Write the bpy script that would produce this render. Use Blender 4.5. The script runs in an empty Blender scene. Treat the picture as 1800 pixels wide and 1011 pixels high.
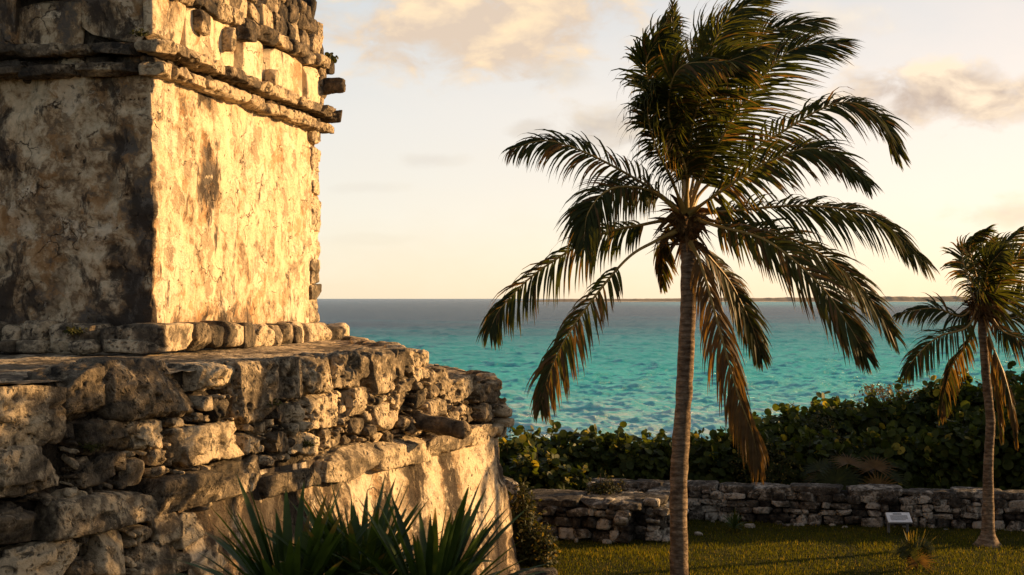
import bpy, math, random
import numpy as np
from mathutils import Vector
R_ = math.radians
rng = np.random.default_rng(11)
random.seed(5)
SC = bpy.context.scene
COL = SC.collection

# ------------------------------------------------------------------ camera
CAMZ = 6.0
F = 2500.0                      # focal length in pixels of an 1800 px wide frame
cam = bpy.data.cameras.new("camera"); camo = bpy.data.objects.new("camera", cam); COL.objects.link(camo)
cam.lens = 50.0; cam.sensor_width = 36.0; cam.shift_y = 17.5/1800
cam.clip_start = 0.1; cam.clip_end = 60000
camo.location = (0, 0, CAMZ); camo.rotation_euler = (R_(90), 0, 0)
cam.dof.use_dof = True; cam.dof.focus_distance = 27.0; cam.dof.aperture_fstop = 5.0
SC.camera = camo

# ------------------------------------------------------------------ light
SUN_EL, SUN_A = 11.0, 21.0      # elevation; degrees the sun stands beyond straight right
SV = Vector((math.cos(R_(SUN_EL))*math.cos(R_(SUN_A)), math.cos(R_(SUN_EL))*math.sin(R_(SUN_A)), math.sin(R_(SUN_EL))))
sl = bpy.data.lights.new("sun", 'SUN'); so = bpy.data.objects.new("sun", sl); COL.objects.link(so)
sl.energy = 5.0; sl.angle = R_(0.5); sl.color = (1.0, 0.61, 0.26)
so.rotation_euler = SV.to_track_quat('Z', 'Y').to_euler(); so.location = (60, 30, 30)
SC.view_settings.view_transform = 'Standard'; SC.view_settings.look = 'None'
SC.view_settings.gamma = 1.0; SC.view_settings.use_curve_mapping = False
SC.view_settings.exposure = 1.12
SC.render.engine = 'CYCLES'
SC.cycles.max_bounces = 5; SC.cycles.diffuse_bounces = 2; SC.cycles.glossy_bounces = 2
SC.cycles.transmission_bounces = 3; SC.cycles.transparent_max_bounces = 4
SC.cycles.use_denoising = True

# ------------------------------------------------------------------ node helpers
class G:
    def __init__(s, nt): s.nt = nt
    def n(s, t, ins=None, **props):
        nd = s.nt.nodes.new(t)
        for k, v in props.items(): setattr(nd, k, v)
        for k, v in (ins or {}).items():
            sk = nd.inputs[k]
            if isinstance(v, bpy.types.NodeSocket): s.nt.links.new(v, sk)
            else: sk.default_value = v
        return nd
    def m(s, op, a, b=0.0, c=0.0, clamp=False):
        nd = s.n('ShaderNodeMath', operation=op, use_clamp=clamp)
        for i, v in enumerate((a, b, c)):
            if isinstance(v, bpy.types.NodeSocket): s.nt.links.new(v, nd.inputs[i])
            else: nd.inputs[i].default_value = v
        return nd.outputs[0]
    def vm(s, op, a, b=(0, 0, 0)):
        nd = s.n('ShaderNodeVectorMath', operation=op)
        for i, v in enumerate((a, b)):
            if isinstance(v, bpy.types.NodeSocket): s.nt.links.new(v, nd.inputs[i])
            else: nd.inputs[i].default_value = v
        return nd.outputs[0]
    def mix(s, f, a, b, bt='MIX'):
        nd = s.n('ShaderNodeMix', data_type='RGBA', blend_type=bt)
        for i, v in ((0, f), (6, a), (7, b)):
            if isinstance(v, bpy.types.NodeSocket): s.nt.links.new(v, nd.inputs[i])
            else: nd.inputs[i].default_value = (v if i == 0 else (tuple(v)+(1,))[:4])
        return nd.outputs[2]
    def ramp(s, f, stops, interp='LINEAR'):
        nd = s.n('ShaderNodeValToRGB', {'Fac': f}); cr = nd.color_ramp; cr.interpolation = interp
        while len(cr.elements) < len(stops): cr.elements.new(0.5)
        for e, (p, c) in zip(cr.elements, stops):
            e.position = p; e.color = (tuple(c)+(1,))[:4] if not isinstance(c, (int, float)) else (c, c, c, 1)
        return nd.outputs[0]
    def noise(s, vec, scale, detail=4, rough=0.55, dist=0.0, out=0):
        return s.n('ShaderNodeTexNoise', {'Vector': vec, 'Scale': scale, 'Detail': detail, 'Roughness': rough, 'Distortion': dist}).outputs[out]
    def sstep(s, v, lo, hi, a=0.0, b=1.0):
        nd = s.n('ShaderNodeMapRange', {'Value': v, 'From Min': lo, 'From Max': hi, 'To Min': a, 'To Max': b}, interpolation_type='SMOOTHSTEP')
        return nd.outputs[0]

# ------------------------------------------------------------------ world sky with clouds
w = bpy.data.worlds.new("World"); SC.world = w; w.use_nodes = True
w.node_tree.nodes.clear(); g = G(w.node_tree)
sky = g.n('ShaderNodeTexSky', sky_type='NISHITA')
sky.sun_disc = False; sky.sun_elevation = R_(SUN_EL); sky.sun_rotation = R_(90-SUN_A)
sky.altitude = 10; sky.air_density = 0.7; sky.dust_density = 0.25; sky.ozone_density = 1.0
geo = g.n('ShaderNodeTexCoord'); dv = geo.outputs['Generated']
sp = g.n('ShaderNodeSeparateXYZ', {0: dv}); dx, dy, dz = sp.outputs
dyc = g.m('MAXIMUM', dy, 0.05)
cu = g.m('DIVIDE', dx, dyc); cv = g.m('DIVIDE', dz, dyc)
front = g.sstep(dy, 0.2, 0.5)
def skyblob(px, py, a, b):
    u0, v0 = (px-900)/F, (523-py)/F
    x = g.m('DIVIDE', g.m('SUBTRACT', cu, u0), a/F); y = g.m('DIVIDE', g.m('SUBTRACT', cv, v0), b/F)
    r = g.m('SQRT', g.m('ADD', g.m('MULTIPLY', x, x), g.m('MULTIPLY', y, y)))
    return g.m('SUBTRACT', 1.0, r), y
cvec = g.n('ShaderNodeCombineXYZ', {0: cu, 1: g.m('MULTIPLY', cv, 1.7), 2: 0.0}).outputs[0]
cn = g.noise(cvec, 24.0, 6, 0.58, 0.35)
cn2 = g.noise(g.vm('ADD', cvec, (0.006, 0.004, 0.31)), 24.0, 4, 0.55, 0.3)
sd_ = g.m('ADD', g.m('MULTIPLY', dx, math.cos(R_(SUN_A))), g.m('MULTIPLY', dy, math.sin(R_(SUN_A))))
# thin high veil of cloud over the whole sky, thicker towards the sun
veil = g.ramp(g.m('ADD', dz, g.m('MULTIPLY', g.m('SUBTRACT', cn2, .5), .05)), [(0.0, (3.25, 2.66, 1.98)), (.06, (3.40, 2.98, 2.45)), (.13, (3.3, 3.02, 2.62)), (.22, (2.65, 2.68, 2.58)), (.42, (1.5, 1.55, 1.6)), (.8, (.9, 1.0, 1.1))])
veil = g.mix(g.sstep(sd_, .1, .95), veil, g.mix(1.0, veil, (1.30, 1.08, .92), 'MULTIPLY'))
veil = g.mix(g.sstep(sd_, .06, -.5), veil, (1.0, .86, .70))   # dim warm veil added away from the sun, lowering ambient on camera-facing sides
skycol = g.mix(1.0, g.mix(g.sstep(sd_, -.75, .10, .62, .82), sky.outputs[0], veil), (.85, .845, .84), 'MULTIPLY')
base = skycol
for (px, py, a, b, lo, hi, dark, bright, op) in [
        (850, 36, 300, 112, 0.02, 0.50, (3.0, 2.35, 1.78), (4.3, 3.25, 2.05), 0.9),
        (1690, 165, 290, 68, 0.10, 0.60, (2.2, 1.68, 1.32), (4.3, 3.4, 2.4), 0.85),
        (1450, 40, 160, 50, 0.2, 0.8, (3.2, 2.75, 2.3), (4.0, 3.4, 2.6), 0.5),
        (1060, 222, 120, 55, 0.2, 0.8, (2.15, 1.85, 1.6), (3.1, 2.6, 2.0), 0.75),
        (940, 225, 70, 30, 0.25, 0.8, (2.3, 2.0, 1.75), (3.0, 2.6, 2.1), 0.5),
        (760, 280, 70, 17, 0.08, 0.7, (2.3, 1.95, 1.65), (2.8, 2.4, 1.85), 0.22),
        (640, 330, 85, 15, 0.08, 0.7, (2.4, 2.05, 1.7), (2.9, 2.45, 1.9), 0.14),
        (1000, 130, 80, 32, 0.1, 0.8, (2.5, 2.15, 1.8), (3.3, 2.75, 2.1), 0.55),
        (650, 420, 120, 14, 0.1, 0.8, (2.6, 2.1, 1.6), (3.0, 2.5, 1.8), 0.12),
        (1780, 375, 120, 34, 0.1, 0.8, (3.2, 2.3, 1.6), (4.3, 3.1, 1.9), 0.5)]:
    bl, yy = skyblob(px, py, a, b)
    dens = g.m('ADD', g.m('MULTIPLY', bl, 0.95), g.m('MULTIPLY', g.m('SUBTRACT', cn, 0.5), 1.9))
    al = g.m('MULTIPLY', g.m('MULTIPLY', g.sstep(dens, lo-0.12, hi), op), front)
    lit = g.m('ADD', g.m('MULTIPLY', g.m('SUBTRACT', cn, cn2), 3.2), g.m('ADD', 0.45, g.m('MULTIPLY', yy, 0.42)), clamp=True)
    base = g.mix(al, base, g.mix(lit, tuple(np.array(dark)*.81), tuple(np.array(bright)*.81)))
SKYMUL = 0.15
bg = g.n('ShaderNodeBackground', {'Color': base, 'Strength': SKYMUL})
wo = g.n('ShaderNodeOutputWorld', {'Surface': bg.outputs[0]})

# ------------------------------------------------------------------ mesh helpers
def _h(ix, iy, iz):
    h = (ix.astype(np.int64)*374761393 + iy.astype(np.int64)*668265263 + iz.astype(np.int64)*2147483647) & 0xffffffff
    h = ((h ^ (h >> 13)) * 1274126177) & 0xffffffff
    h = (h ^ (h >> 16)) & 0xffffffff
    h = (h * 2246822519) & 0xffffffff
    h ^= h >> 15
    return h/4294967295.0*2-1
def vnoise(P):
    P = np.asarray(P, float); i = np.floor(P); f = P-i; u = f*f*f*(f*(f*6-15)+10)
    x, y, z = i[..., 0], i[..., 1], i[..., 2]; r = 0
    for a in (0, 1):
        for b in (0, 1):
            for c in (0, 1):
                wt = (u[..., 0] if a else 1-u[..., 0])*(u[..., 1] if b else 1-u[..., 1])*(u[..., 2] if c else 1-u[..., 2])
                r = r + wt*_h(x+a, y+b, z+c)
    return r
def fbm(P, o=3, gain=0.5):
    P = np.asarray(P, float); r = 0; am = 1; t = 0
    for k in range(o):
        r = r+am*vnoise(P*2**k+k*17.3); t += am; am *= gain
    return r/t
def sm(x, a, b):
    t = np.clip((np.asarray(x, float)-a)/(b-a), 0, 1); return t*t*(3-2*t)
def px(x, y, z): return np.array([(x-900)/F*z, z, CAMZ-(y-523)/F*z])
def unit(v): v = np.asarray(v, float); return v/np.maximum(np.linalg.norm(v, axis=-1, keepdims=True), 1e-9)

class MB:
    def __init__(s): s.v = []; s.f = {3: [], 4: []}; s.a = []; s.n = 0; s.fm = {3: [], 4: []}
    def add(s, v, f, tone=0.5, mi=0):
        v = np.asarray(v, float).reshape(-1, 3); f = np.asarray(f, int)
        s.v.append(v); s.a.append(np.broadcast_to(np.asarray(tone, float), (len(v),)).copy())
        s.f[f.shape[1]].append(f+s.n); s.fm[f.shape[1]].append(np.full(len(f), mi)); s.n += len(v)
    def build(s, name, mats, parent=None, smooth=True, loc=None):
        v = np.concatenate(s.v)
        off = np.array(parent_loc(parent)) if parent else (np.array(loc) if loc is not None else np.zeros(3))
        me = bpy.data.meshes.new(name); me.vertices.add(len(v)); me.vertices.foreach_set('co', (v-off).ravel())
        idx, st, mi, p = [], [], [], 0
        for k in (3, 4):
            if s.f[k]:
                q = np.concatenate(s.f[k]); idx.append(q.ravel()); st.append(p+np.arange(len(q))*k); p += q.size; mi.append(np.concatenate(s.fm[k]))
        idx = np.concatenate(idx); st = np.concatenate(st); mi = np.concatenate(mi)
        me.loops.add(len(idx)); me.loops.foreach_set('vertex_index', idx)
        me.polygons.add(len(st)); me.polygons.foreach_set('loop_start', st)
        at = me.attributes.new('tone', 'FLOAT', 'POINT'); at.data.foreach_set('value', np.concatenate(s.a))
        for m_ in (mats if isinstance(mats, (list, tuple)) else [mats]): me.materials.append(m_)
        me.update(calc_edges=True)
        me.polygons.foreach_set('material_index', mi.astype(np.int32))
        me.polygons.foreach_set('use_smooth', np.full(len(st), smooth))
        me.validate()
        o = bpy.data.objects.new(name, me); COL.objects.link(o)
        if parent: o.parent = parent
        elif loc is not None: o.location = loc
        return o
def parent_loc(p):
    l = Vector(p.location)
    while p.parent: p = p.parent; l += Vector(p.location)
    return l
def tag(o, label=None, cat=None, group=None, kind=None):
    if label: o['label'] = label
    if cat: o['category'] = cat
    if group: o['group'] = group
    if kind: o['kind'] = kind
    return o
def empty(name, loc, label, cat, group=None):
    o = bpy.data.objects.new(name, None); COL.objects.link(o); o.location = loc; o.empty_display_size = 0.3
    return tag(o, label, cat, group)
def grid_faces(nu, nv, closed=False):
    i = np.arange(nu-1 if not closed else nu)[:, None]; j = np.arange(nv-1)[None]
    i2 = (i+1) % nu
    return np.stack([i*nv+j, i2*nv+j, i2*nv+j+1, i*nv+j+1], -1).reshape(-1, 4)
_tc = {}
def cube_tpl(n):
    if n in _tc: return _tc[n]
    t = np.tan(np.linspace(-1, 1, n+1)*math.pi/4); V, Fc = [], []
    for ax in range(3):
        for sg in (-1, 1):
            a, b = np.meshgrid(t, t, indexing='ij'); c = np.full_like(a, sg)
            pts = [None]*3; pts[ax] = c; pts[(ax+1) % 3] = a; pts[(ax+2) % 3] = b
            f = grid_faces(n+1, n+1)+sum(len(q) for q in V)
            Fc.append(f if sg > 0 else f[:, ::-1]); V.append(np.stack(pts, -1).reshape(-1, 3))
    V = np.concatenate(V); Fc = np.concatenate(Fc)
    _, ui, inv = np.unique(np.round(V, 5), axis=0, return_index=True, return_inverse=True)
    _tc[n] = (V[ui], inv.reshape(-1)[Fc]); return _tc[n]
def rock(mb, c, hd, ax=None, n=8, k=5.0, rough=0.14, chops=4, tone=None, pit=0.0):
    """irregular stone: rounded box, cut by a few planes, worn by noise; ax rows = local axes"""
    v, f = cube_tpl(n); s = v/((np.abs(v)**k).sum(1)**(1/k))[:, None]
    for _ in range(chops+6):
        nn = rng.normal(size=3); nn[rng.integers(3)] *= .25; nn = unit(nn); pr = s@nn; d = pr.max()*rng.uniform(.66, .95); s = s-np.maximum(0, pr-d)[:, None]*nn
    hd = np.asarray(hd, float); q = s*hd*1.04; dn = unit(q/hd**2); m = hd.min(); sd = rng.uniform(0, 900, 3)
    q = q+dn*(fbm(q/np.mean(hd)*1.1+sd, 2)*rough*m*.5)[:, None]
    rd = 1-2*np.abs(vnoise(q*8+sd+7)); q = q+dn*((rd*.28+fbm(q*16+sd, 3, .75))*rough*.48*min(m, .2))[:, None]
    if pit: q = q-dn*(np.maximum(0, fbm(q*8+sd+50, 2)-.08)*pit*1.5)[:, None]
    ax = np.eye(3) if ax is None else np.asarray(ax)
    mb.add(np.asarray(c)+q@ax, f, rng.uniform(0, 1) if tone is None else tone)
def jit(ax, a):
    """slightly turned axes"""
    r = rng.normal(0, a, 3); cx, cy, cz = np.cos(r); sx, sy, sz = np.sin(r)
    M = np.array([[cy*cz, -cy*sz, sy], [sx*sy*cz+cx*sz, cx*cz-sx*sy*sz, -sx*cy], [-cx*sy*cz+sx*sz, sx*cz+cx*sy*sz, cx*cy]])
    return M@np.asarray(ax)
def tube(mb, pts, rad, ns=8, tone=0.5, cap=True):
    pts = np.asarray(pts, float); T = unit(np.gradient(pts, axis=0)); ref = np.array([0.31, 0.95, 0.11])
    A = unit(np.cross(T, ref)); B = np.cross(T, A); th = np.linspace(0, 2*math.pi, ns, endpoint=False)
    rad = np.broadcast_to(rad, (len(pts),))
    ring = pts[:, None]+rad[:, None, None]*(np.cos(th)[None, :, None]*A[:, None]+np.sin(th)[None, :, None]*B[:, None])
    n = len(pts); i = np.arange(n-1)[:, None]; j = np.arange(ns)[None]; j2 = (j+1) % ns
    f = np.stack([i*ns+j, i*ns+j2, (i+1)*ns+j2, (i+1)*ns+j], -1).reshape(-1, 4)
    mb.add(ring, f, tone if np.ndim(tone) == 0 else np.repeat(tone, ns))
def curve(ctrl, n):
    """Catmull-Rom through control points"""
    P = np.asarray(ctrl, float); P = np.vstack([2*P[0]-P[1], P, 2*P[-1]-P[-2]]); m = len(P)-3
    t = np.linspace(0, m-1e-6, n); i = np.floor(t).astype(int); t = (t-i)[:, None]
    a, b, c, d = P[i], P[i+1], P[i+2], P[i+3]
    return .5*(2*b+(c-a)*t+(2*a-5*b+4*c-d)*t*t+(3*b-a-3*c+d)*t**3)
def box(mb, c, hd, ax=None, tone=.5):
    v = np.array([[x, y, z] for x in (-1, 1) for y in (-1, 1) for z in (-1, 1)])*np.asarray(hd)
    f = [[0, 1, 3, 2], [4, 6, 7, 5], [0, 4, 5, 1], [2, 3, 7, 6], [0, 2, 6, 4], [1, 5, 7, 3]]
    mb.add(np.asarray(c)+(v if ax is None else v@np.asarray(ax)), f, tone)

# ------------------------------------------------------------------ materials
def mat(name):
    m = bpy.data.materials.new(name); m.use_nodes = True; m.node_tree.nodes.clear(); return m, G(m.node_tree)
def finish(g, col, rough=0.9, bump=None, bstr=0.5, bdist=0.03, spec=0.25, trans=None, tcol=None):
    ins = {'Base Color': col, 'Roughness': rough, 'Specular IOR Level': spec}
    if bump is not None: ins['Normal'] = g.n('ShaderNodeBump', {'Height': bump, 'Strength': bstr, 'Distance': bdist}).outputs[0]
    p = g.n('ShaderNodeBsdfPrincipled', ins); o = p.outputs[0]
    if trans:
        t = g.n('ShaderNodeBsdfTranslucent', {'Color': tcol})
        o = g.n('ShaderNodeMixShader', {0: trans, 1: o, 2: t.outputs[0]}).outputs[0]
    g.n('ShaderNodeOutputMaterial', {'Surface': o})
def P_(g): return g.n('ShaderNodeNewGeometry').outputs['Position']
def tone_(g): return g.n('ShaderNodeAttribute', attribute_name='tone').outputs['Fac']

def stone_material(name, dark, mid, light, bias=0.0, fine=1.0, warm=None):
    m, g = mat(name); p = P_(g); t = tone_(g)
    n1 = g.noise(p, 1.1*fine, 5, .6, .6); n2 = g.noise(p, 5.5*fine, 8, .68, .3); n3 = g.noise(p, 30*fine, 4, .7)
    f = g.m('ADD', g.m('MULTIPLY', n1, .75), g.m('MULTIPLY', n2, .75))
    f = g.m('ADD', g.m('ADD', f, -.25+bias), g.m('MULTIPLY', g.m('SUBTRACT', t, .5), .34))
    c = g.ramp(f, [(.24, dark), (.37, tuple(np.array(dark)*.6+np.array(mid)*.4)), (.48, mid), (.60, light), (.85, tuple(np.array(light)*1.2))])
    lich = g.sstep(g.noise(g.vm('ADD', p, (9, 3, 1)), 3.2*fine, 7, .72, .8), .54, .63)
    c = g.mix(g.m('MULTIPLY', lich, .82), c, tuple(np.array(dark)*.75))
    spk = g.sstep(n3, .60, .72); c = g.mix(g.m('MULTIPLY', spk, .35), c, tuple(np.array(dark)*.6))
    vo = g.n('ShaderNodeTexVoronoi', {'Vector': g.vm('ADD', p, g.vm('MULTIPLY', g.n('ShaderNodeTexNoise', {'Vector': p, 'Scale': 8.0}).outputs[1], (.12, .12, .12))), 'Scale': 11*fine}).outputs[0]
    pits = g.m('MULTIPLY', g.sstep(vo, .42, .06), g.sstep(n1, .42, .62))
    c = g.mix(g.m('MULTIPLY', pits, .55), c, tuple(np.array(dark)*.5))
    hgt = g.m('SUBTRACT', g.m('ADD', g.m('MULTIPLY', n2, 1.0), g.m('MULTIPLY', n3, .35)), g.m('MULTIPLY', pits, .7))
    finish(g, c, .92, hgt, 1.0, .11, .12)
    return m
STONE = stone_material('limestone', (.035, .031, .026), (.22, .172, .115), (.62, .49, .32))
STONE_UP = stone_material('weathered_limestone', (.030, .026, .022), (.20, .15, .098), (.56, .43, .27), -.02)
WALLSTONE = stone_material('grey_limestone', (.020, .018, .016), (.13, .112, .090), (.47, .42, .35), .0, 1.2)
MORTAR = stone_material('mortar', (.018, .015, .012), (.075, .060, .042), (.20, .16, .105), -.06)

def stucco_material(name, stain=0.0, light=(.78, .615, .40), mid=(.40, .262, .140), dark=(.055, .042, .032)):
    m, g = mat(name); p = P_(g); t = tone_(g); L_, M_, D_ = np.array(light), np.array(mid), np.array(dark)
    pz = g.vm('MULTIPLY', p, (1, 1, .7))
    wv = g.vm('ADD', p, g.vm('MULTIPLY', g.n('ShaderNodeTexNoise', {'Vector': p, 'Scale': 4.0, 'Detail': 5.0}).outputs[1], (.4, .4, .4)))
    n1 = g.noise(pz, 1.3, 8, .68, .5); n2 = g.noise(p, 5.0, 9, .72, .4); n3 = g.noise(p, 24, 6, .75)
    f = g.m('ADD', g.m('MULTIPLY', n1, 1.1), g.m('MULTIPLY', n2, .95)); f = g.m('ADD', f, -.50)
    f = g.m('ADD', f, g.m('MULTIPLY', g.m('SUBTRACT', t, .5), -1.0))
    c = g.ramp(f, [(.30, (.15, .122, .095)), (.43, tuple(M_*.8)), (.50, tuple(M_*.6+L_*.4)), (.57, tuple(L_*.85)), (.66, tuple(L_)), (.82, tuple(L_*1.15))])
    def flake(off, sc, lo, hi, col, amt, c):
        k = g.sstep(g.noise(g.vm('ADD', wv, off), sc, 8, .68, .3), lo, hi); return g.mix(g.m('MULTIPLY', k, amt), c, col), k
    c, k1 = flake((1, 2, 3), .75, .54, .565, tuple(L_*np.array([1.13, 1.16, 1.25])), .8, c)        # pale lime coat still in place
    c, k2 = flake((7, 1, 5), 1.1, .565, .59, tuple(M_*np.array([.9, 1.0, 1.15])*.8), .60, c)   # grey bared render
    c, k3 = flake((3, 9, 8), .9, .56, .60, tuple(M_*np.array([1.15, .95, .7])), .6, c)   # rusty wash
    st = g.noise(g.vm('MULTIPLY', g.vm('ADD', p, (3, 7, 2)), (1.3, 1.3, .7)), 1.3, 9, .72, .5)
    stf = g.sstep(g.m('ADD', st, g.m('MULTIPLY', t, .36)), .69-stain, .79-stain)
    c = g.mix(g.m('MULTIPLY', stf, .9), c, tuple(D_))
    spk = g.sstep(n3, .58, .68); c = g.mix(g.m('MULTIPLY', spk, .38), c, tuple(M_*.35))
    vo = g.n('ShaderNodeTexVoronoi', {'Vector': g.vm('MULTIPLY', wv, (1, 1, .8)), 'Scale': 7.0, 'Randomness': 1.0}).outputs[0]
    pit = g.m('MULTIPLY', g.sstep(vo, .20, .10), g.sstep(g.noise(g.vm('ADD', p, (5, 5, 5)), 1.6, 4), .50, .60)); c = g.mix(g.m('MULTIPLY', pit, .8), c, tuple(D_*.6))
    ce = g.n('ShaderNodeTexVoronoi', {'Vector': wv, 'Scale': 1.5}, feature='DISTANCE_TO_EDGE').outputs[0]
    crk = g.m('MULTIPLY', g.sstep(g.m('ADD', ce, g.m('MULTIPLY', g.m('SUBTRACT', n3, .5), .03)), .018, .002), g.sstep(g.noise(p, 1.3, 3), .55, .62))
    c = g.mix(g.m('MULTIPLY', crk, .8), c, tuple(D_*.5))
    hgt = g.m('ADD', g.m('ADD', g.m('MULTIPLY', n2, .8), g.m('MULTIPLY', n3, .45)), g.m('SUBTRACT', g.m('MULTIPLY', k1, .22), g.m('ADD', g.m('MULTIPLY', k2, .15), g.m('ADD', crk, pit))))
    finish(g, c, .9, hgt, 1.0, .10, .12)
    return m
STUCCO = stucco_material('old_stucco')
STUCCO_BASE = stucco_material('stained_stucco', .05, (.72, .57, .38), (.35, .24, .14))

def leaf_material(name, a, b, rare, spec=.3, rough=.5, trans=.25, tmul=(1.6, 1.5, .6)):
    """tone 0..0.8 runs from colour a to b, above that the rare colour"""
    m, g = mat(name); t = tone_(g)
    c = g.ramp(t, [(0, a), (.78, b), (.84, rare), (1, tuple(np.array(rare)*1.2))])
    n = g.noise(P_(g), 6, 3); c = g.mix(1.0, c, g.ramp(n, [(.3, .7), (.7, 1.25)]), 'MULTIPLY')
    finish(g, c, rough, None, spec=spec, trans=trans, tcol=g.mix(1.0, c, tmul, 'MULTIPLY'))
    return m
PALM = leaf_material('palm_leaf', (.022, .031, .009), (.064, .066, .014), (.125, .072, .026), .15, .5, .46)
SEAGRAPE = leaf_material('sea_grape_leaf', (.013, .023, .005), (.072, .088, .015), (.24, .19, .03), .12, .5, .40)
SHRUB = leaf_material('shrub_leaf', (.014, .019, .006), (.058, .058, .015), (.20, .14, .035), .1, .55, .28)
DRYLEAF = leaf_material('dry_leaf', (.07, .055, .025), (.17, .12, .055), (.22, .16, .08), .1, .7, .25)
YUCCA = leaf_material('yucca_leaf', (.020, .040, .008), (.070, .105, .020), (.14, .10, .03), .22, .42, .28)
GRASS = leaf_material('grass_blade', (.028, .040, .005), (.120, .112, .011), (.24, .17, .03), .05, .7, .42)

m, g = mat('palm_bark'); p = P_(g)
z = g.n('ShaderNodeSeparateXYZ', {0: p}).outputs[2]
n = g.noise(g.vm('MULTIPLY', p, (6, 6, 14)), 1.0, 6, .7); n2 = g.noise(p, 1.7, 4)
ringf = g.m('SINE', g.m('ADD', g.m('MULTIPLY', z, 62), g.m('MULTIPLY', g.noise(p, 2.2, 3), 9)))
c = g.ramp(g.m('ADD', g.m('MULTIPLY', n, .7), g.m('MULTIPLY', n2, .4)), [(.34, (.030, .021, .014)), (.5, (.13, .088, .056)), (.66, (.30, .22, .145))])
c = g.mix(g.m('MULTIPLY', g.sstep(ringf, .45, 1.0, 0, .42), g.sstep(n2, .38, .58)), c, (.03, .022, .015))
finish(g, c, .9, g.m('ADD', n, g.m('MULTIPLY', ringf, .14)), 1.0, .04, .12); BARK = m
m, g = mat('palm_fibre'); p = P_(g); n = g.noise(g.vm('MULTIPLY', p, (9, 9, 2.5)), 3, 5, .7)
finish(g, g.ramp(n, [(.3, (.022, .014, .008)), (.55, (.12, .062, .022)), (.75, (.25, .15, .06))]), .9, n, .8, .03, .1); FIBRE = m
m, g = mat('frond_stalk'); n = g.noise(P_(g), 5, 4)
finish(g, g.ramp(n, [(.3, (.20, .13, .03)), (.7, (.34, .21, .055))]), .5, None, spec=.3); STALK = m
m, g = mat('twig_wood'); n = g.noise(P_(g), 8, 4)
finish(g, g.ramp(n, [(.3, (.02, .016, .011)), (.7, (.07, .055, .038))]), .9, None, spec=.1); TWIG = m
m, g = mat('lawn_soil'); p = P_(g); n = g.noise(p, 1.2, 6, .65); n2 = g.noise(p, 14, 4, .7)
c = g.ramp(g.m('ADD', g.m('MULTIPLY', n, .6), g.m('MULTIPLY', n2, .4)), [(.32, (.016, .018, .004)), (.5, (.034, .033, .007)), (.68, (.075, .058, .018))])
finish(g, c, .95, n2, .7, .04, .05); SOIL = m
m, g = mat('sign_panel'); n = g.noise(P_(g), 14, 4)
finish(g, g.ramp(n, [(.3, (.62, .63, .64)), (.7, (.76, .77, .78))]), .35, None, spec=.4); PANEL = m
m, g = mat('sign_metal'); n = g.noise(P_(g), 20, 4)
finish(g, g.ramp(n, [(.3, (.10, .10, .10)), (.7, (.18, .18, .17))]), .6, None, spec=.3); METAL = m
m, g = mat('sign_ink'); finish(g, (.06, .07, .08, 1), .6); INK = m

# ------------------------------------------------------------------ ground
def hgt(x, y):
    x = np.asarray(x, float); y = np.asarray(y, float)
    h = np.maximum(0, 4.0-.165*y)
    h = h+1.5*sm(x, 5, 15)*sm(y, 39.5, 47)*(1-sm(y, 58, 70))
    h = h+.10*fbm(np.stack([x*.15, y*.15, x*0], -1), 2)*sm(y, 20, 26)
    return h-8*sm(y, 50, 82)
xs = np.concatenate([np.linspace(-300, -30, 20)[:-1], np.linspace(-30, 45, 160), np.linspace(45, 300, 20)[1:]])
ys = np.linspace(-40, 100, 240)
X, Y = np.meshgrid(xs, ys, indexing='ij')
mb = MB(); mb.add(np.stack([X, Y, hgt(X, Y)], -1), grid_faces(len(xs), len(ys)))
tag(mb.build('lawn_ground', SOIL), kind='structure')

# ------------------------------------------------------------------ sea
SEA = -5.0
vr = np.concatenate([np.linspace(1/72.0, 1/160.0, 460), np.linspace(1/160.0, 1/500., 420)[1:], np.linspace(1/500., 1/12000., 160)[1:]])
yy = 1/vr; uu = np.linspace(-.48, .48, 760)
Yg, Ug = np.meshgrid(yy, uu, indexing='ij'); Xg = Ug*np.maximum(Yg, 60)
amp = (1-sm(Yg, 500, 2500))
q = np.stack([Xg, Yg, Xg*0], -1)
wz = np.zeros_like(Xg); r2 = np.random.default_rng(3)
for k in range(34):
    L = .9*1.11**k; th = r2.normal(-math.pi/2+.25, .8); d = (math.cos(th), math.sin(th)); kk = 2*math.pi/L
    ph = kk*(Xg*d[0]+Yg*d[1])+r2.uniform(0, 6.3)+2.2*fbm(q/(L*3.0)+k*5.1, 1)
    fade = 1-sm(Yg, L*70, L*190)
    wz += fade*.046*L**.22*((1-np.abs(np.sin(ph/2)))**1.3-.30)*1.7
sw = 0                                           # low breakers near the shore
for (y0, am, wd, x0, xw) in [(112, .55, 2.4, 6, 16), (121, .55, 2.6, -3, 9), (128, .4, 2.6, 13, 15), (104, .5, 2.0, 12, 12), (140, .35, 3.0, 2, 14), (117, .4, 2.2, 17, 7)]:
    cy = y0+1.6*vnoise(np.stack([Xg/9, Xg*0+y0, Xg*0], -1))
    e = (Yg-cy); prof = np.where(e < 0, np.exp(-(e/(.55*wd))**2), np.exp(-(e/(1.5*wd))**2))
    sw = sw+am*prof*np.exp(-((Xg-x0)/xw)**4)*(0.75+.35*vnoise(np.stack([Xg/3, Xg*0+y0, Xg*0+3], -1)))
mb = MB(); mb.add(np.stack([Xg, Yg, SEA+amp*wz+sw], -1), grid_faces(len(yy), len(uu))[:, ::-1])
m, g = mat('sea_water'); p = P_(g); sx, sy, sz = g.n('ShaderNodeSeparateXYZ', {0: p}).outputs
pn = g.vm('MULTIPLY', p, (.6, 1, 1)); lowf = g.noise(g.vm('MULTIPLY', p, (.006, .010, 0)), 1.0, 4, .55)
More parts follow.
